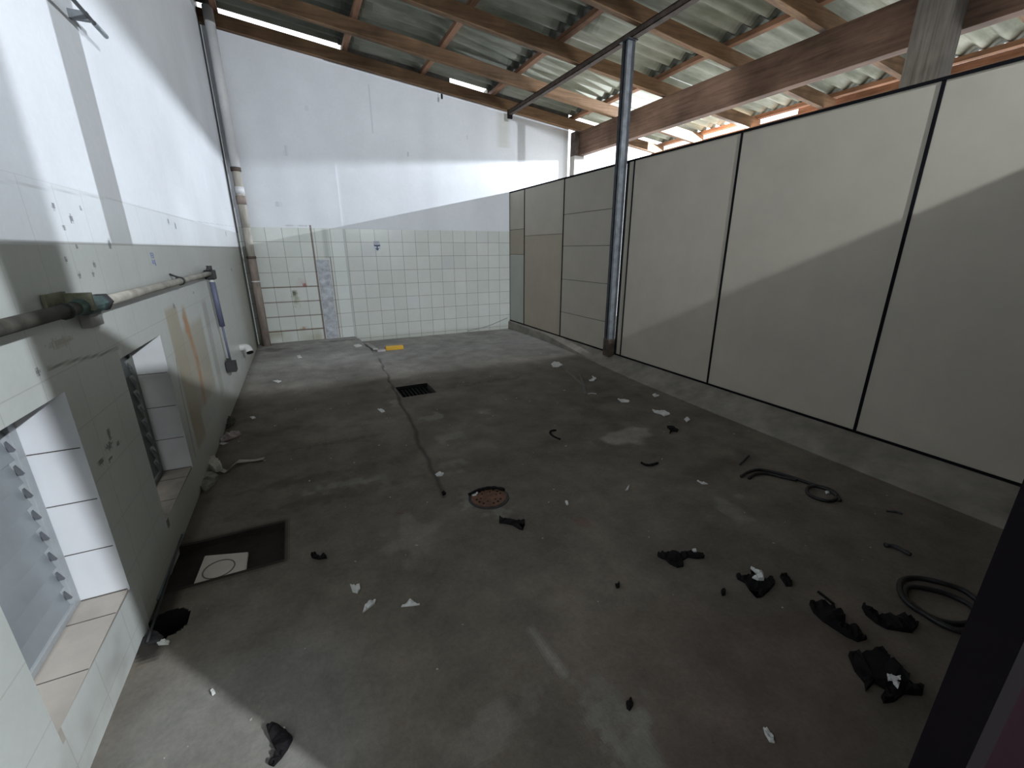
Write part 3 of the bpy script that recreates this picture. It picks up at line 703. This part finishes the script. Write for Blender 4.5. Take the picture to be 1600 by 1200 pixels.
# conduit end high on the left wall
e = empty('conduit', (-.60, 2.3, 2.15)); tag(e, 'grey metal conduit ending high on the left wall at the top of the picture', 'pipe')
kid(tube('conduit_pipe', [(-.585, 1.7, 2.15), (-.585, 2.56, 2.155)], .007, m_steel_l, 10), e)
kid(tube('conduit_tip', [(-.585, 2.56, 2.155), (-.585, 2.69, 2.157)], .009, simple('pale_metal', (.34, .37, .40), .4, .1, 8, .4), 10), e)
kid(box('wall_bracket', XL(2.5), -.585, 2.50, 2.52, 2.14, 2.17, m_steel_l), e)

# ------------------------------------------------------------------ marks on the walls
e = empty('shield_sticker', (1.11, 6.738, 1.345)); tag(e, 'small sticker with a dark blue shield emblem on the tiled back wall', 'sticker')
def flat(nm, pts, y, m, t=.0015):
    bm = bmesh.new(); a = [bm.verts.new((x, y, z)) for x, z in pts]; b = [bm.verts.new((x, y - t, z)) for x, z in pts]
    bm.faces.new(a); bm.faces.new(b[::-1])
    for k in range(len(a)): bm.faces.new((a[k], a[(k + 1) % len(a)], b[(k + 1) % len(a)], b[k]))
    return bm_obj(nm, bm, m)
m_navy = simple('navy_print', (.035, .04, .09), .4, .1); m_pale = simple('pale_blue_print', (.42, .46, .55), .4, .05); m_greyp = simple('grey_print', (.30, .30, .36), .4, .05)
cx, cz = 1.11, 1.345
kid(flat('backing', [(cx - .045, cz + .07), (cx + .04, cz + .07), (cx + .05, cz + .02), (cx + .045, cz - .03), (cx, cz - .075), (cx - .045, cz - .03)], 6.7395, m_pale), e)
kid(flat('top_label', [(cx - .042, cz + .068), (cx + .036, cz + .068), (cx + .036, cz + .035), (cx - .042, cz + .03)], 6.7375, m_greyp), e)
kid(flat('dark_band', [(cx - .045, cz + .022), (cx - .01, cz + .018), (cx, cz + .024), (cx + .01, cz + .018), (cx + .045, cz + .022), (cx + .043, cz), (cx + .02, cz - .004), (cx - .022, cz - .004), (cx - .042, cz + .004)], 6.7375, m_navy), e)
kid(flat('shield_point', [(cx - .008, cz - .002), (cx + .010, cz - .002), (cx + .010, cz - .03), (cx + .03, cz - .03), (cx + .001, cz - .062), (cx - .03, cz - .03), (cx - .008, cz - .03)], 6.7375, m_navy), e)
# blue handwriting on the left wall tiles
bm = bmesh.new(); y0, z0 = 2.80, 1.235; xw = XL(2.8) + .001
def st(a, b): bm_tube(bm, [(XL(y0 + a[0]) + .001, y0 + a[0], z0 + a[1]), (XL(y0 + b[0]) + .001, y0 + b[0], z0 + b[1])], .0014, 6)
for a, b in [((0, .05), (.04, .05)), ((.04, .05), (.04, .028)), ((0, .05), (0, .028)), ((0, .028), (.04, .028)), ((0, .038), (.035, .038)), ((.0, .018), (.0, .0)), ((.0, .0), (.05, -.002)), ((.04, .018), (.045, -.012)), ((.02, .016), (.02, .0))]: st(a, b)
tag(bm_obj('pen_mark', bm, simple('blue_ink', (.16, .20, .42), .5), loc=(xw, y0, z0)), 'tiny blue handwritten mark on the left wall tiles', 'writing')

# ------------------------------------------------------------------ floor fittings
# loose floor drain grate in its opening
bm = bmesh.new()
for k in range(9):
    x = GR[0] + .02 + k * (GR[1] - GR[0] - .04) / 8; bm_box(bm, x - .006, x + .006, GR[2] + .012, GR[3] - .012, -.040, -.028)
for y in (GR[2] + .006, GR[3] - .014): bm_box(bm, GR[0] + .004, GR[1] - .004, y, y + .008, -.034, -.014)
tag(bm_obj('drain_grate', bm, m_black, loc=(.89, 3.96, -.03)), 'black rectangular floor drain grate sunk in the concrete', 'drain')
# round rusty cover
e = empty('manhole_cover', (.785, 1.905, 0)); tag(e, 'round rusty iron drain cover set in the concrete floor', 'drain')
def disc(bm, cx, cy, r, z0, z1, n=40, r2=None):
    a = [bm.verts.new((cx + r * math.cos(2 * math.pi * k / n), cy + r * math.sin(2 * math.pi * k / n), z0)) for k in range(n)]
    rr = r2 or r
    b = [bm.verts.new((cx + rr * math.cos(2 * math.pi * k / n), cy + rr * math.sin(2 * math.pi * k / n), z1)) for k in range(n)]
    bm.faces.new(a[::-1]); bm.faces.new(b)
    for k in range(n): bm.faces.new((a[k], a[(k + 1) % n], b[(k + 1) % n], b[k]))
m_rc = simple('rusty_iron', (.13, .065, .04), .8, .4, 25)
bm = bmesh.new(); disc(bm, 0, 0, .098, -.01, .007, 48, .096); bm_obj('cover_plate', bm, m_rc, e)
bm = bmesh.new(); disc(bm, 0, 0, .112, -.01, .0045, 48, .110); bm_obj('rim', bm, m_dk, e)
for k in range(22):
    if k < 16 and k % 4 == 3: continue
    a = 2 * math.pi * k / 16 if k < 16 else 2 * math.pi * k / 6; R0, r0 = (.070, .0065) if k < 16 else (.046, .005)
    bm = bmesh.new(); disc(bm, R0 * math.cos(a), R0 * math.sin(a), r0, .006, .0078, 10)
    bm_obj('drain_hole', bm, m_black, e)
# square white access cover in the pit
cor = [FP(*p, -.004) for p in ((320, 868), (388, 862), (382, 907), (298, 923))]
ctr = (sum(c[0] for c in cor) / 4, sum(c[1] for c in cor) / 4)
e = empty('inspection_cover', (ctr[0], ctr[1], -.018)); tag(e, 'square white access cover with a round ring, in the dark pit by the wall', 'cover')
bm = bmesh.new(); a = [bm.verts.new((x - ctr[0], y - ctr[1], .0)) for x, y in cor]; b = [bm.verts.new((x - ctr[0], y - ctr[1], .014)) for x, y in cor]
bm.faces.new(a); bm.faces.new(b[::-1])
for k in range(4): bm.faces.new((a[k], a[(k + 1) % 4], b[(k + 1) % 4], b[k]))
bmesh.ops.bevel(bm, geom=list(bm.edges), offset=.0025, segments=2, affect='EDGES')
bm_obj('plate', bm, simple('cream_plastic', (.52, .47, .41), .45, .08, 12), e)
bm = bmesh.new(); rc = FP(342, 889, -.004); rc = (rc[0] - ctr[0], rc[1] - ctr[1])
bm_tube(bm, [(rc[0] + .058 * math.cos(t), rc[1] + .058 * math.sin(t), .0145) for t in np.linspace(0, 2 * math.pi, 41)], .0026, 8, False)
bm_obj('ring_groove', bm, simple('grey_ring', (.13, .12, .11), .6), e)
# broken channel strip along the wall foot
e = empty('metal_strip', (XL(1.9) + .03, 1.95, .0)); tag(e, 'broken dark metal strip lying along the foot of the left wall beside the pit', 'strip')
p0 = FP(283, 834, .01); p1 = FP(243, 938, .01); p2 = FP(276, 835, .03); p3 = FP(222, 1003, .02)
kid(tube('strip', [(p0[0] + .01, p0[1], .012), (p1[0] + .006, p1[1], .010)], .006, m_steel_l, 6), e)
kid(tube('strip', [(p2[0] + .02, p2[1], .022), (p3[0] + .012, p3[1], .012)], .005, m_dk, 6), e)

# ------------------------------------------------------------------ litter on the floor
def scrap(name, px, mat, label, cat, th=.004, lift=.010, seed=0, up=None):
    r = random.Random(seed + len(px) * 13)
    P = [FPZ(*p) for p in px]; cx = sum(p[0] for p in P) / len(P); cy = sum(p[1] for p in P) / len(P)
    zb = max(float(floor_h(np.array([p[0]]), np.array([p[1]]))[0]) for p in P if True)
    zb = max(zb, P[0][2]) + .001
    bm = bmesh.new()
    n = len(P); ring = []; 
    for k in range(n):
        a = P[k]; b = P[(k + 1) % n]
        ring.append((a[0], a[1])); ring.append(((a[0] + b[0]) / 2, (a[1] + b[1]) / 2))
    top = [bm.verts.new((x - cx, y - cy, th + r.random() * lift)) for x, y in ring]
    bot = [bm.verts.new((x - cx, y - cy, 0.0)) for x, y in ring]
    fa = bm.faces.new(top); m = len(top)
    for k in range(m): bm.faces.new((bot[k], bot[(k + 1) % m], top[(k + 1) % m], top[k]))
    fb = bm.faces.new(bot[::-1])
    bmesh.ops.triangulate(bm, faces=[fa, fb])
    es = [ed for ed in bm.edges if all(v.co.z > th * .9 for v in ed.verts)]
    nv = bmesh.ops.subdivide_edges(bm, edges=es, cuts=1)
    for g_ in nv['geom_inner']:
        if isinstance(g_, bmesh.types.BMVert): g_.co.z += (r.random() - .2) * lift
    o = bm_obj(name, bm, mat, loc=None); o.location = (cx, cy, zb)
    return tag(o, label, cat)
def cable(name, pxs, rad, mat, label, cat, n=8, z=None, seed=0, taper=False):
    r = random.Random(seed); P = []
    for i, p in enumerate(pxs):
        zz_ = (rad + .001) if z is None else z[i] + rad
        q = FP(p[0], p[1], zz_); fz = float(floor_h(np.array([q[0]]), np.array([q[1]]))[0]); fz = 0 if fz < -.04 else fz
        P.append((q[0], q[1], zz_ + fz))
    S = spline(P, n); c = S[0]
    base = (c[0], c[1], c[2] - rad)
    rr = [rad * (.7 + .6 * r.random()) for _ in S] if taper else rad
    return tag(tube(name, S, rr, mat, 8, loc=base), label, cat)
# yellow block and broken pieces by the back wall
c0 = FP(616, 545, .0); m_yel = simple('yellow_plastic', (.62, .36, .03), .5, .1, 10)
bm = bmesh.new(); bm_box(bm, -.118, .118, -.03, .05, 0, .055, .008, Matrix.Rotation(math.radians(-4), 4, 'Z'))
o = bm_obj('yellow_block', bm, m_yel); o.location = (c0[0] + .01, c0[1] + .03, float(floor_h(np.array([c0[0]]), np.array([c0[1]]))[0])); tag(o, 'bright yellow plastic block on the floor near the back wall', 'block')
bm = bmesh.new(); bm_box(bm, -.055, .055, -.035, .035, 0, .03, .004)
q = FP(596, 547); o = bm_obj('grey_block', bm, simple('grey_piece', (.40, .37, .38), .7)); o.location = (q[0], q[1] + .02, -.024); tag(o, 'small grey block right beside the yellow block', 'block')
cA = FP(572, 536, .03); cB = FP(587, 547, .0)
bm = bmesh.new(); L = math.hypot(cB[0] - cA[0], cB[1] - cA[1]); ang = math.atan2(cB[1] - cA[1], cB[0] - cA[0])
bm_box(bm, -L / 2, L / 2, -.03, .03, 0, .02, .004)
o = bm_obj('broken_tile', bm, simple('grey_slab', (.34, .32, .31), .8)); o.location = ((cA[0] + cB[0]) / 2, (cA[1] + cB[1]) / 2, .01); o.rotation_euler = (0, 0.03, ang); tag(o, 'leaning grey slab fragment left of the yellow block near the back wall', 'rubble')
scrap('tile_sliver', [(552, 540), (560, 538), (566, 541), (556, 543)], m_white, 'thin white sliver on the floor left of the yellow block', 'scrap', lift=.004, seed=1)
# white scraps, middle and left
W = [
 ([(547, 914), (556, 918), (562, 913), (563, 921), (559, 928), (551, 926)], 'small white paper scrap, leftmost of the three in the middle foreground', 2),
 ([(567, 959), (570, 948), (577, 941), (588, 939), (586, 944), (575, 953)], 'pointed pale green-white paper scrap, lowest of the three in the middle foreground', 3),
 ([(627, 949), (636, 944), (641, 938), (647, 943), (656, 946), (642, 948)], 'hat-shaped pinkish white paper scrap, rightmost of the three in the middle foreground', 4),
 ([(329, 1080), (334, 1078), (337, 1084), (332, 1088)], 'tiny bright white scrap on the lit floor by the left front', 5),
 ([(590, 640), (596, 640), (602, 644), (597, 646)], 'small white stick-like scrap left of the rectangular drain', 6),
 ([(680, 742), (687, 739), (694, 741), (691, 744), (683, 745)], 'small pale scrap on the crack above the round drain cover', 7),
 ([(390, 653), (396, 651), (400, 654), (394, 656)], 'tiny pale scrap on the left slab just below the lit floor edge', 8),
 ([(426, 596), (433, 595), (440, 596), (434, 599)], 'tiny white scrap on the lit floor near the left wall', 9),
 ([(464, 557), (469, 556), (472, 559), (466, 560)], 'tiny white chip on the lit slab in front of the tiled pier', 10),
 ([(861, 569), (866, 566), (873, 567), (879, 571), (872, 574), (864, 574)], 'crumpled white paper knot at the end of the white straps', 11),
 ([(920, 594), (927, 592), (925, 588), (932, 592), (928, 596), (921, 596)], 'small folded white strip right of the white straps', 12),
 ([(965, 624), (974, 625), (984, 627), (982, 629), (971, 629)], 'narrow white strip lying beyond the pale floor stain', 13),
 ([(1019, 641), (1031, 643), (1040, 643), (1047, 648), (1038, 651), (1033, 648), (1022, 645)], 'white pistol-shaped paper scrap, largest near the partition curb', 14),
 ([(1019, 617), (1024, 616), (1030, 619), (1023, 621)], 'small grey-white scrap behind the pistol-shaped one', 15),
 ([(1069, 656), (1074, 653), (1078, 657), (1073, 660)], 'tiny round white pebble right of the pistol-shaped scrap', 16),
 ([(1089, 752), (1097, 754), (1106, 757), (1097, 757)], 'tiny thin white sliver left of the looped cable', 17),
 ([(977, 768), (980, 762), (983, 759), (982, 766)], 'tiny curved white sliver in the middle of the dark floor', 18),
 ([(883, 784), (886, 783), (888, 789), (885, 790)], 'tiny white speck right of the black forked strap', 19),
 ([(736, 773), (742, 770), (748, 771), (744, 776), (738, 777)], 'small pale curl lying on the round rusty cover', 20),
 ([(1192, 1138), (1199, 1140), (1207, 1152), (1210, 1162), (1202, 1160), (1195, 1148)], 'dim grey scrap near the bottom edge right of the middle', 21),
 ([(245, 1005), (256, 1002), (266, 1003), (264, 1008), (248, 1009)], 'small white flake beside the round black hole', 22),
]
for pts, lab, sd in W: scrap('paper_scrap', pts, m_white, lab, 'scrap', th=.002, lift=.008, seed=sd)
scrap('paper_scrap', [(1171, 895), (1178, 898), (1190, 905), (1192, 914), (1183, 914), (1174, 910), (1184, 907)], m_white, 'folded white paper lying on the black rubber scrap in the right foreground', 'scrap', th=.006, lift=.010, seed=31).location.z += .020
scrap('paper_scrap', [(1382, 1064), (1390, 1068), (1402, 1070), (1402, 1077), (1399, 1087), (1391, 1078), (1384, 1075)], m_white, 'white star-shaped scrap on the black rag at lower right', 'scrap', th=.006, lift=.008, seed=32).location.z += .026
scrap('paper_scrap', [(1081, 862), (1086, 861), (1088, 865), (1083, 867)], m_white, 'tiny white crumb on the long black scrap', 'scrap', th=.012, lift=.004, seed=33)
# cloth strips by the left wall
m_cloth = simple('dirty_white_cloth', (.62, .60, .55), .9, .2, 18); m_film = simple('greyish_plastic_film', (.22, .21, .19), .5, .35, 20)
scrap('cloth_rag', [(325, 724), (336, 722), (345, 728), (349, 737), (338, 739), (327, 735), (321, 731)], m_cloth, 'crumpled dirty white rag against the left wall foot', 'rag', th=.01, lift=.03, seed=41)
scrap('plastic_film', [(318, 745), (332, 741), (342, 747), (336, 757), (322, 770), (312, 766)], m_film, 'greyish crumpled plastic film below the dirty white rag', 'plastic', th=.006, lift=.022, seed=42)
P = [FPZ(*p) for p in ((346, 736), (354, 739), (363, 733), (372, 725), (385, 722), (398, 721), (413, 718))]
bm = bmesh.new(); pr = None
for i, p in enumerate(P):
    wv = [.020, .016, .02, .026, .02, .016, .02][i]; zz2 = p[2] + .003 + (.012 if i in (2, 3) else .002)
    a = bm.verts.new((p[0] - .006, p[1] - wv, zz2 + .004)); b = bm.verts.new((p[0] + .004, p[1] + wv * 1.3, zz2)); 
    if pr: bm.faces.new((pr[0], a, b, pr[1]))
    pr = (a, b)
r_ = bmesh.ops.solidify(bm, geom=bm.faces[:], thickness=.003)
tag(bm_obj('cloth_strip', bm, m_cloth, loc=P[0]), 'long twisted white cloth strip trailing from the rag by the left wall', 'rag')
m_pink = simple('pinkish_paper', (.42, .36, .36), .8, .2, 20)
scrap('wrapper', [(343, 687), (352, 684), (366, 678), (377, 679), (370, 684), (357, 688), (346, 692)], m_pink, 'pinkish crumpled wrapper by the wall foot behind the white rag', 'wrapper', th=.005, lift=.02, seed=43)
scrap('wrapper', [(341, 694), (350, 692), (357, 693), (349, 696)], m_white, 'thin white wrapper strip in front of the pinkish wrapper', 'wrapper', th=.002, lift=.004, seed=44)
scrap('dirt_clump', [(352, 662), (360, 654), (368, 656), (366, 664), (356, 671)], simple('dark_dirt', (.05, .045, .035), .9, .3, 30), 'dark clump of dirt against the left wall foot', 'dirt', th=.006, lift=.02, seed=45)
# white straps near the curb
def strap(pxs, wid, lab, nm='plastic_strap', mat=None):
    P = [FP(*p) for p in pxs]; bm = bmesh.new(); pr = None
    for i, (x, y) in enumerate(P):
        a_ = P[max(i - 1, 0)]; b_ = P[min(i + 1, len(P) - 1)]; d = Vector((b_[0] - a_[0], b_[1] - a_[1], 0)).normalized(); nrm = Vector((-d.y, d.x, 0)) * wid
        v0 = bm.verts.new((x - nrm.x, y - nrm.y, .003)); v1 = bm.verts.new((x + nrm.x, y + nrm.y, .006))
        if pr: bm.faces.new((pr[0], v0, v1, pr[1]))
        pr = (v0, v1)
    bmesh.ops.solidify(bm, geom=bm.faces[:], thickness=.002)
    return tag(bm_obj(nm, bm, mat or m_strap, loc=(P[0][0], P[0][1], 0.0)), lab, 'strap')
m_strap = simple('dull_white_strap', (.30, .29, .26), .6, .15, 15)
strap([(878, 571), (888, 582), (900, 592), (911, 603), (915, 616)], .014, 'long thin dull white strap running from the paper knot toward the camera')
strap([(905, 584), (909, 595), (913, 604)], .012, 'short dull white strap branching off the long one')
strap([(918, 616), (925, 615), (932, 616)], .010, 'tiny white strap end beside the foot of the long strap', mat=m_white)
# black things
m_hose = simple('black_hose', (.014, .013, .014), .45, .2, 15)
cable('rubber_strip', [(733, 773), (745, 767), (760, 763), (775, 762), (788, 765)], .008, m_black, 'black curved rubber strip lying over the round rusty cover', 'rubber strip', z=[.008] * 5, taper=True)
scrap('forked_strap', [(780, 808), (786, 811), (798, 812), (808, 815), (820, 814), (820, 820), (812, 820), (808, 818), (817, 829), (812, 828), (800, 821), (790, 819), (780, 818)], m_black, 'black forked strap in front of the round rusty cover', 'strap', th=.004, lift=.006, seed=51)
cable('bent_wire', [(875, 686), (866, 682), (860, 677), (861, 673), (869, 672)], .006, m_black, 'black hook-shaped wire in the middle of the floor', 'wire', taper=True)
scrap('black_scrap', [(1042, 668), (1051, 668), (1060, 672), (1058, 676), (1050, 674), (1046, 679), (1047, 673)], m_black, 'small black torn scrap right of the pale floor stain', 'scrap', th=.004, lift=.012, seed=52)
cable('rubber_offcut', [(1002, 723), (1009, 726), (1018, 726), (1028, 723)], .007, m_black, 'short curved black rubber offcut below the pale floor stain', 'rubber strip', taper=True)
cable('black_stick', [(1156, 726), (1163, 719), (1170, 712)], .007, m_dk, 'short straight black stick beyond the looped hose', 'stick', n=4)
for k, (pp, lab) in enumerate([
    ([(1158, 744), (1168, 738), (1185, 734), (1210, 738), (1240, 746), (1272, 757), (1296, 764), (1308, 774), (1300, 782), (1282, 780), (1264, 772), (1262, 762), (1275, 759), (1300, 768), (1313, 782)], 'black hose lying in a long arc that ends in a loop, right middle'),
    ([(1170, 747), (1180, 741), (1198, 740), (1222, 745), (1245, 750)], 'second short black hose alongside the looped one')]):
    cable('rubber_hose', pp, .009, m_hose, lab, 'hose', n=7)
scrap('paper_scrap', [(1289, 769), (1293, 767), (1296, 771), (1291, 773)], m_white, 'tiny white tag inside the loop of the black hose', 'scrap', th=.004, lift=.003, seed=53)
cable('black_offcut', [(1385, 798), (1393, 799), (1402, 800), (1410, 803)], .005, m_dk, 'thin black offcut near the curb right of the looped hose', 'rubber strip', n=4, taper=True)
cable('rubber_offcut', [(1383, 852), (1395, 853), (1410, 860), (1423, 867)], .009, m_dk, 'thick short black rubber offcut above the large coil', 'rubber strip', n=4, taper=True)
coil = []
cxp, cyp = 2.17, .50
ca = FP(1410, 905); cb = FP(1520, 975)
pc = [(1560, 962), (1530, 940), (1505, 922), (1470, 910), (1435, 903), (1410, 906), (1406, 922), (1418, 942), (1445, 960), (1475, 972), (1505, 975), (1528, 965), (1515, 945), (1480, 928), (1445, 919), (1418, 918), (1415, 935), (1440, 957), (1480, 980), (1520, 990), (1560, 985)]
cable('hose_coil', pc, .010, m_hose, 'large loose coil of black hose next to the dark door jamb', 'hose', n=6, z=[.0 + .003 * (i % 4) for i in range(len(pc))])
BK = [
 ([(1027, 869), (1033, 866), (1040, 868), (1052, 865), (1062, 867), (1072, 866), (1098, 866), (1100, 873), (1088, 874), (1075, 872), (1065, 878), (1068, 886), (1058, 888), (1046, 882), (1040, 876), (1030, 872)], 'long ragged black rubber scrap left of the paper-topped one', 'scrap'),
 ([(1150, 901), (1166, 904), (1174, 903), (1190, 910), (1205, 906), (1210, 914), (1202, 924), (1190, 934), (1182, 935), (1186, 926), (1170, 922), (1164, 912), (1152, 906)], 'black rubber scrap with white paper on top in the right foreground', 'scrap'),
 ([(1218, 902), (1226, 899), (1235, 908), (1237, 917), (1228, 917)], 'faint small black smear-like scrap right of the paper-topped one', 'scrap'),
 ([(1264, 945), (1282, 945), (1298, 950), (1312, 960), (1320, 975), (1335, 982), (1354, 1000), (1340, 1004), (1322, 996), (1305, 985), (1285, 972), (1270, 958)], 'long heavy black rag in the right foreground, left of the bent one', 'rag'),
 ([(1346, 950), (1358, 952), (1372, 966), (1388, 964), (1405, 967), (1425, 970), (1434, 978), (1425, 990), (1410, 988), (1385, 984), (1368, 975), (1352, 962)], 'bent black rag between the heavy rag and the hose coil', 'rag'),
 ([(1325, 1025), (1345, 1023), (1372, 1020), (1384, 1025), (1388, 1038), (1405, 1045), (1418, 1060), (1416, 1075), (1440, 1080), (1440, 1088), (1412, 1086), (1396, 1098), (1380, 1100), (1376, 1090), (1384, 1080), (1365, 1068), (1352, 1082), (1350, 1068), (1335, 1050)], 'large black rag with a white star-shaped scrap on it at lower right', 'rag'),
 ([(417, 1139), (430, 1135), (445, 1142), (458, 1156), (450, 1172), (440, 1186), (428, 1199), (420, 1196), (434, 1178), (424, 1160)], 'black torn strip at the bottom edge on the lit floor', 'scrap'),
 ([(486, 870), (494, 868), (500, 872), (508, 868), (511, 873), (498, 875), (488, 873)], 'small faint black scrap right of the dark square pit', 'scrap'),
 ([(961, 915), (967, 914), (968, 919), (963, 920)], 'tiny black lump in the middle foreground', 'scrap'),
 ([(978, 1100), (985, 1096), (989, 1104), (984, 1112), (979, 1108)], 'small dark pebble on the pale smear in the foreground', 'pebble'),
 ([(1126, 926), (1132, 924), (1133, 931), (1128, 932)], 'tiny black crumb left of the paper-topped rubber scrap', 'scrap'),
 ([(690, 771), (694, 769), (697, 773), (692, 775)], 'tiny black pebble left of the round rusty cover', 'pebble'),
]
for i, (pts, lab, cat) in enumerate(BK):
    scrap('black_' + {'scrap': 'scrap', 'rag': 'rag', 'pebble': 'pebble'}[cat], pts, m_black, lab, cat, th=.005, lift=.014 if cat != 'rag' else .022, seed=60 + i)
cable('thin_stick', [(1278, 924), (1290, 933), (1303, 944)], .005, m_black, 'thin black stick lying above the long heavy black rag', 'stick', n=4)
scrap('floor_flake', [(233, 985), (245, 988), (256, 996), (252, 1003), (228, 1008), (222, 1006)], simple('dark_film', (.03, .028, .03), .5), 'dark triangular piece of film beside the round black hole', 'plastic', th=.002, lift=.004, seed=80)
# crumbs of plaster scattered over the concrete
r = random.Random(3); bm = bmesh.new()
for k in range(170):
    x = r.uniform(-.6, 3.0); y = r.uniform(.6, 6.4)
    if PIT[0] < x < PIT[1] and PIT[2] < y < PIT[3]: continue
    if GR[0] < x < GR[1] and GR[2] < y < GR[3]: continue
    s = r.uniform(.0015, .0045) * (1 + y * .12); z = float(floor_h(np.array([x]), np.array([y]))[0])
    m4 = Matrix.Translation((x, y, z + s * .4)) @ Matrix.Rotation(r.uniform(0, 3), 4, 'Z') @ Matrix.Diagonal((s * r.uniform(.8, 2.2), s, s * .6, 1))
    bmesh.ops.create_icosphere(bm, subdivisions=1, radius=1, matrix=m4)
tag(bm_obj('plaster_crumbs', bm, simple('pale_crumbs', (.36, .34, .31), .9, .3, 30)), 'tiny pale plaster crumbs scattered all over the concrete floor', 'crumbs', kind='stuff')

# cord with a black pull hanging from the back rafter; thin cable low on the back wall
e = empty('pull_cord', (2.145, 6.60, 3.29)); tag(e, 'thin cord with a small black pull hanging at the back rafter', 'cord')
kid(tube('cord', [(2.145, 6.60, 3.45), (2.145, 6.60, 3.35)], .002, m_dk, 6), e)
kid(tube('pull', [(2.145, 6.60, 3.355), (2.145, 6.60, 3.345), (2.145, 6.60, 3.30), (2.145, 6.60, 3.29)], [.006, .013, .013, .006], m_black, 10), e)
tag(tube('wall_cable', spline([(2.45, 6.735, -.01), (2.8, 6.732, .04), (3.2, 6.732, .16)], 6), .005, simple('grey_cable', (.22, .22, .21), .6), 8, loc=(2.45, 6.735, -.015)), 'thin grey cable running low along the tiled back wall to the corner', 'cable')
# repeats share a group phrase
GR_ = {'roof_rafter': 'timber rafters under the roof sheets', 'roof_purlin': 'purlins on the rafters', 'partition_board': 'boards of the partition', 'paper_scrap': 'white scraps on the floor', 'black_scrap': 'black scraps on the floor', 'black_rag': 'black rags on the floor', 'rubber_hose': 'looped black hoses', 'rubber_offcut': 'rubber offcuts on the floor', 'wrapper': 'wrappers by the wall foot', 'plastic_strap': 'white straps on the floor'}
for o in bpy.data.objects:
    k = o.name.split('.')[0]
    if k in GR_ and o.parent is None: o['group'] = GR_[k]
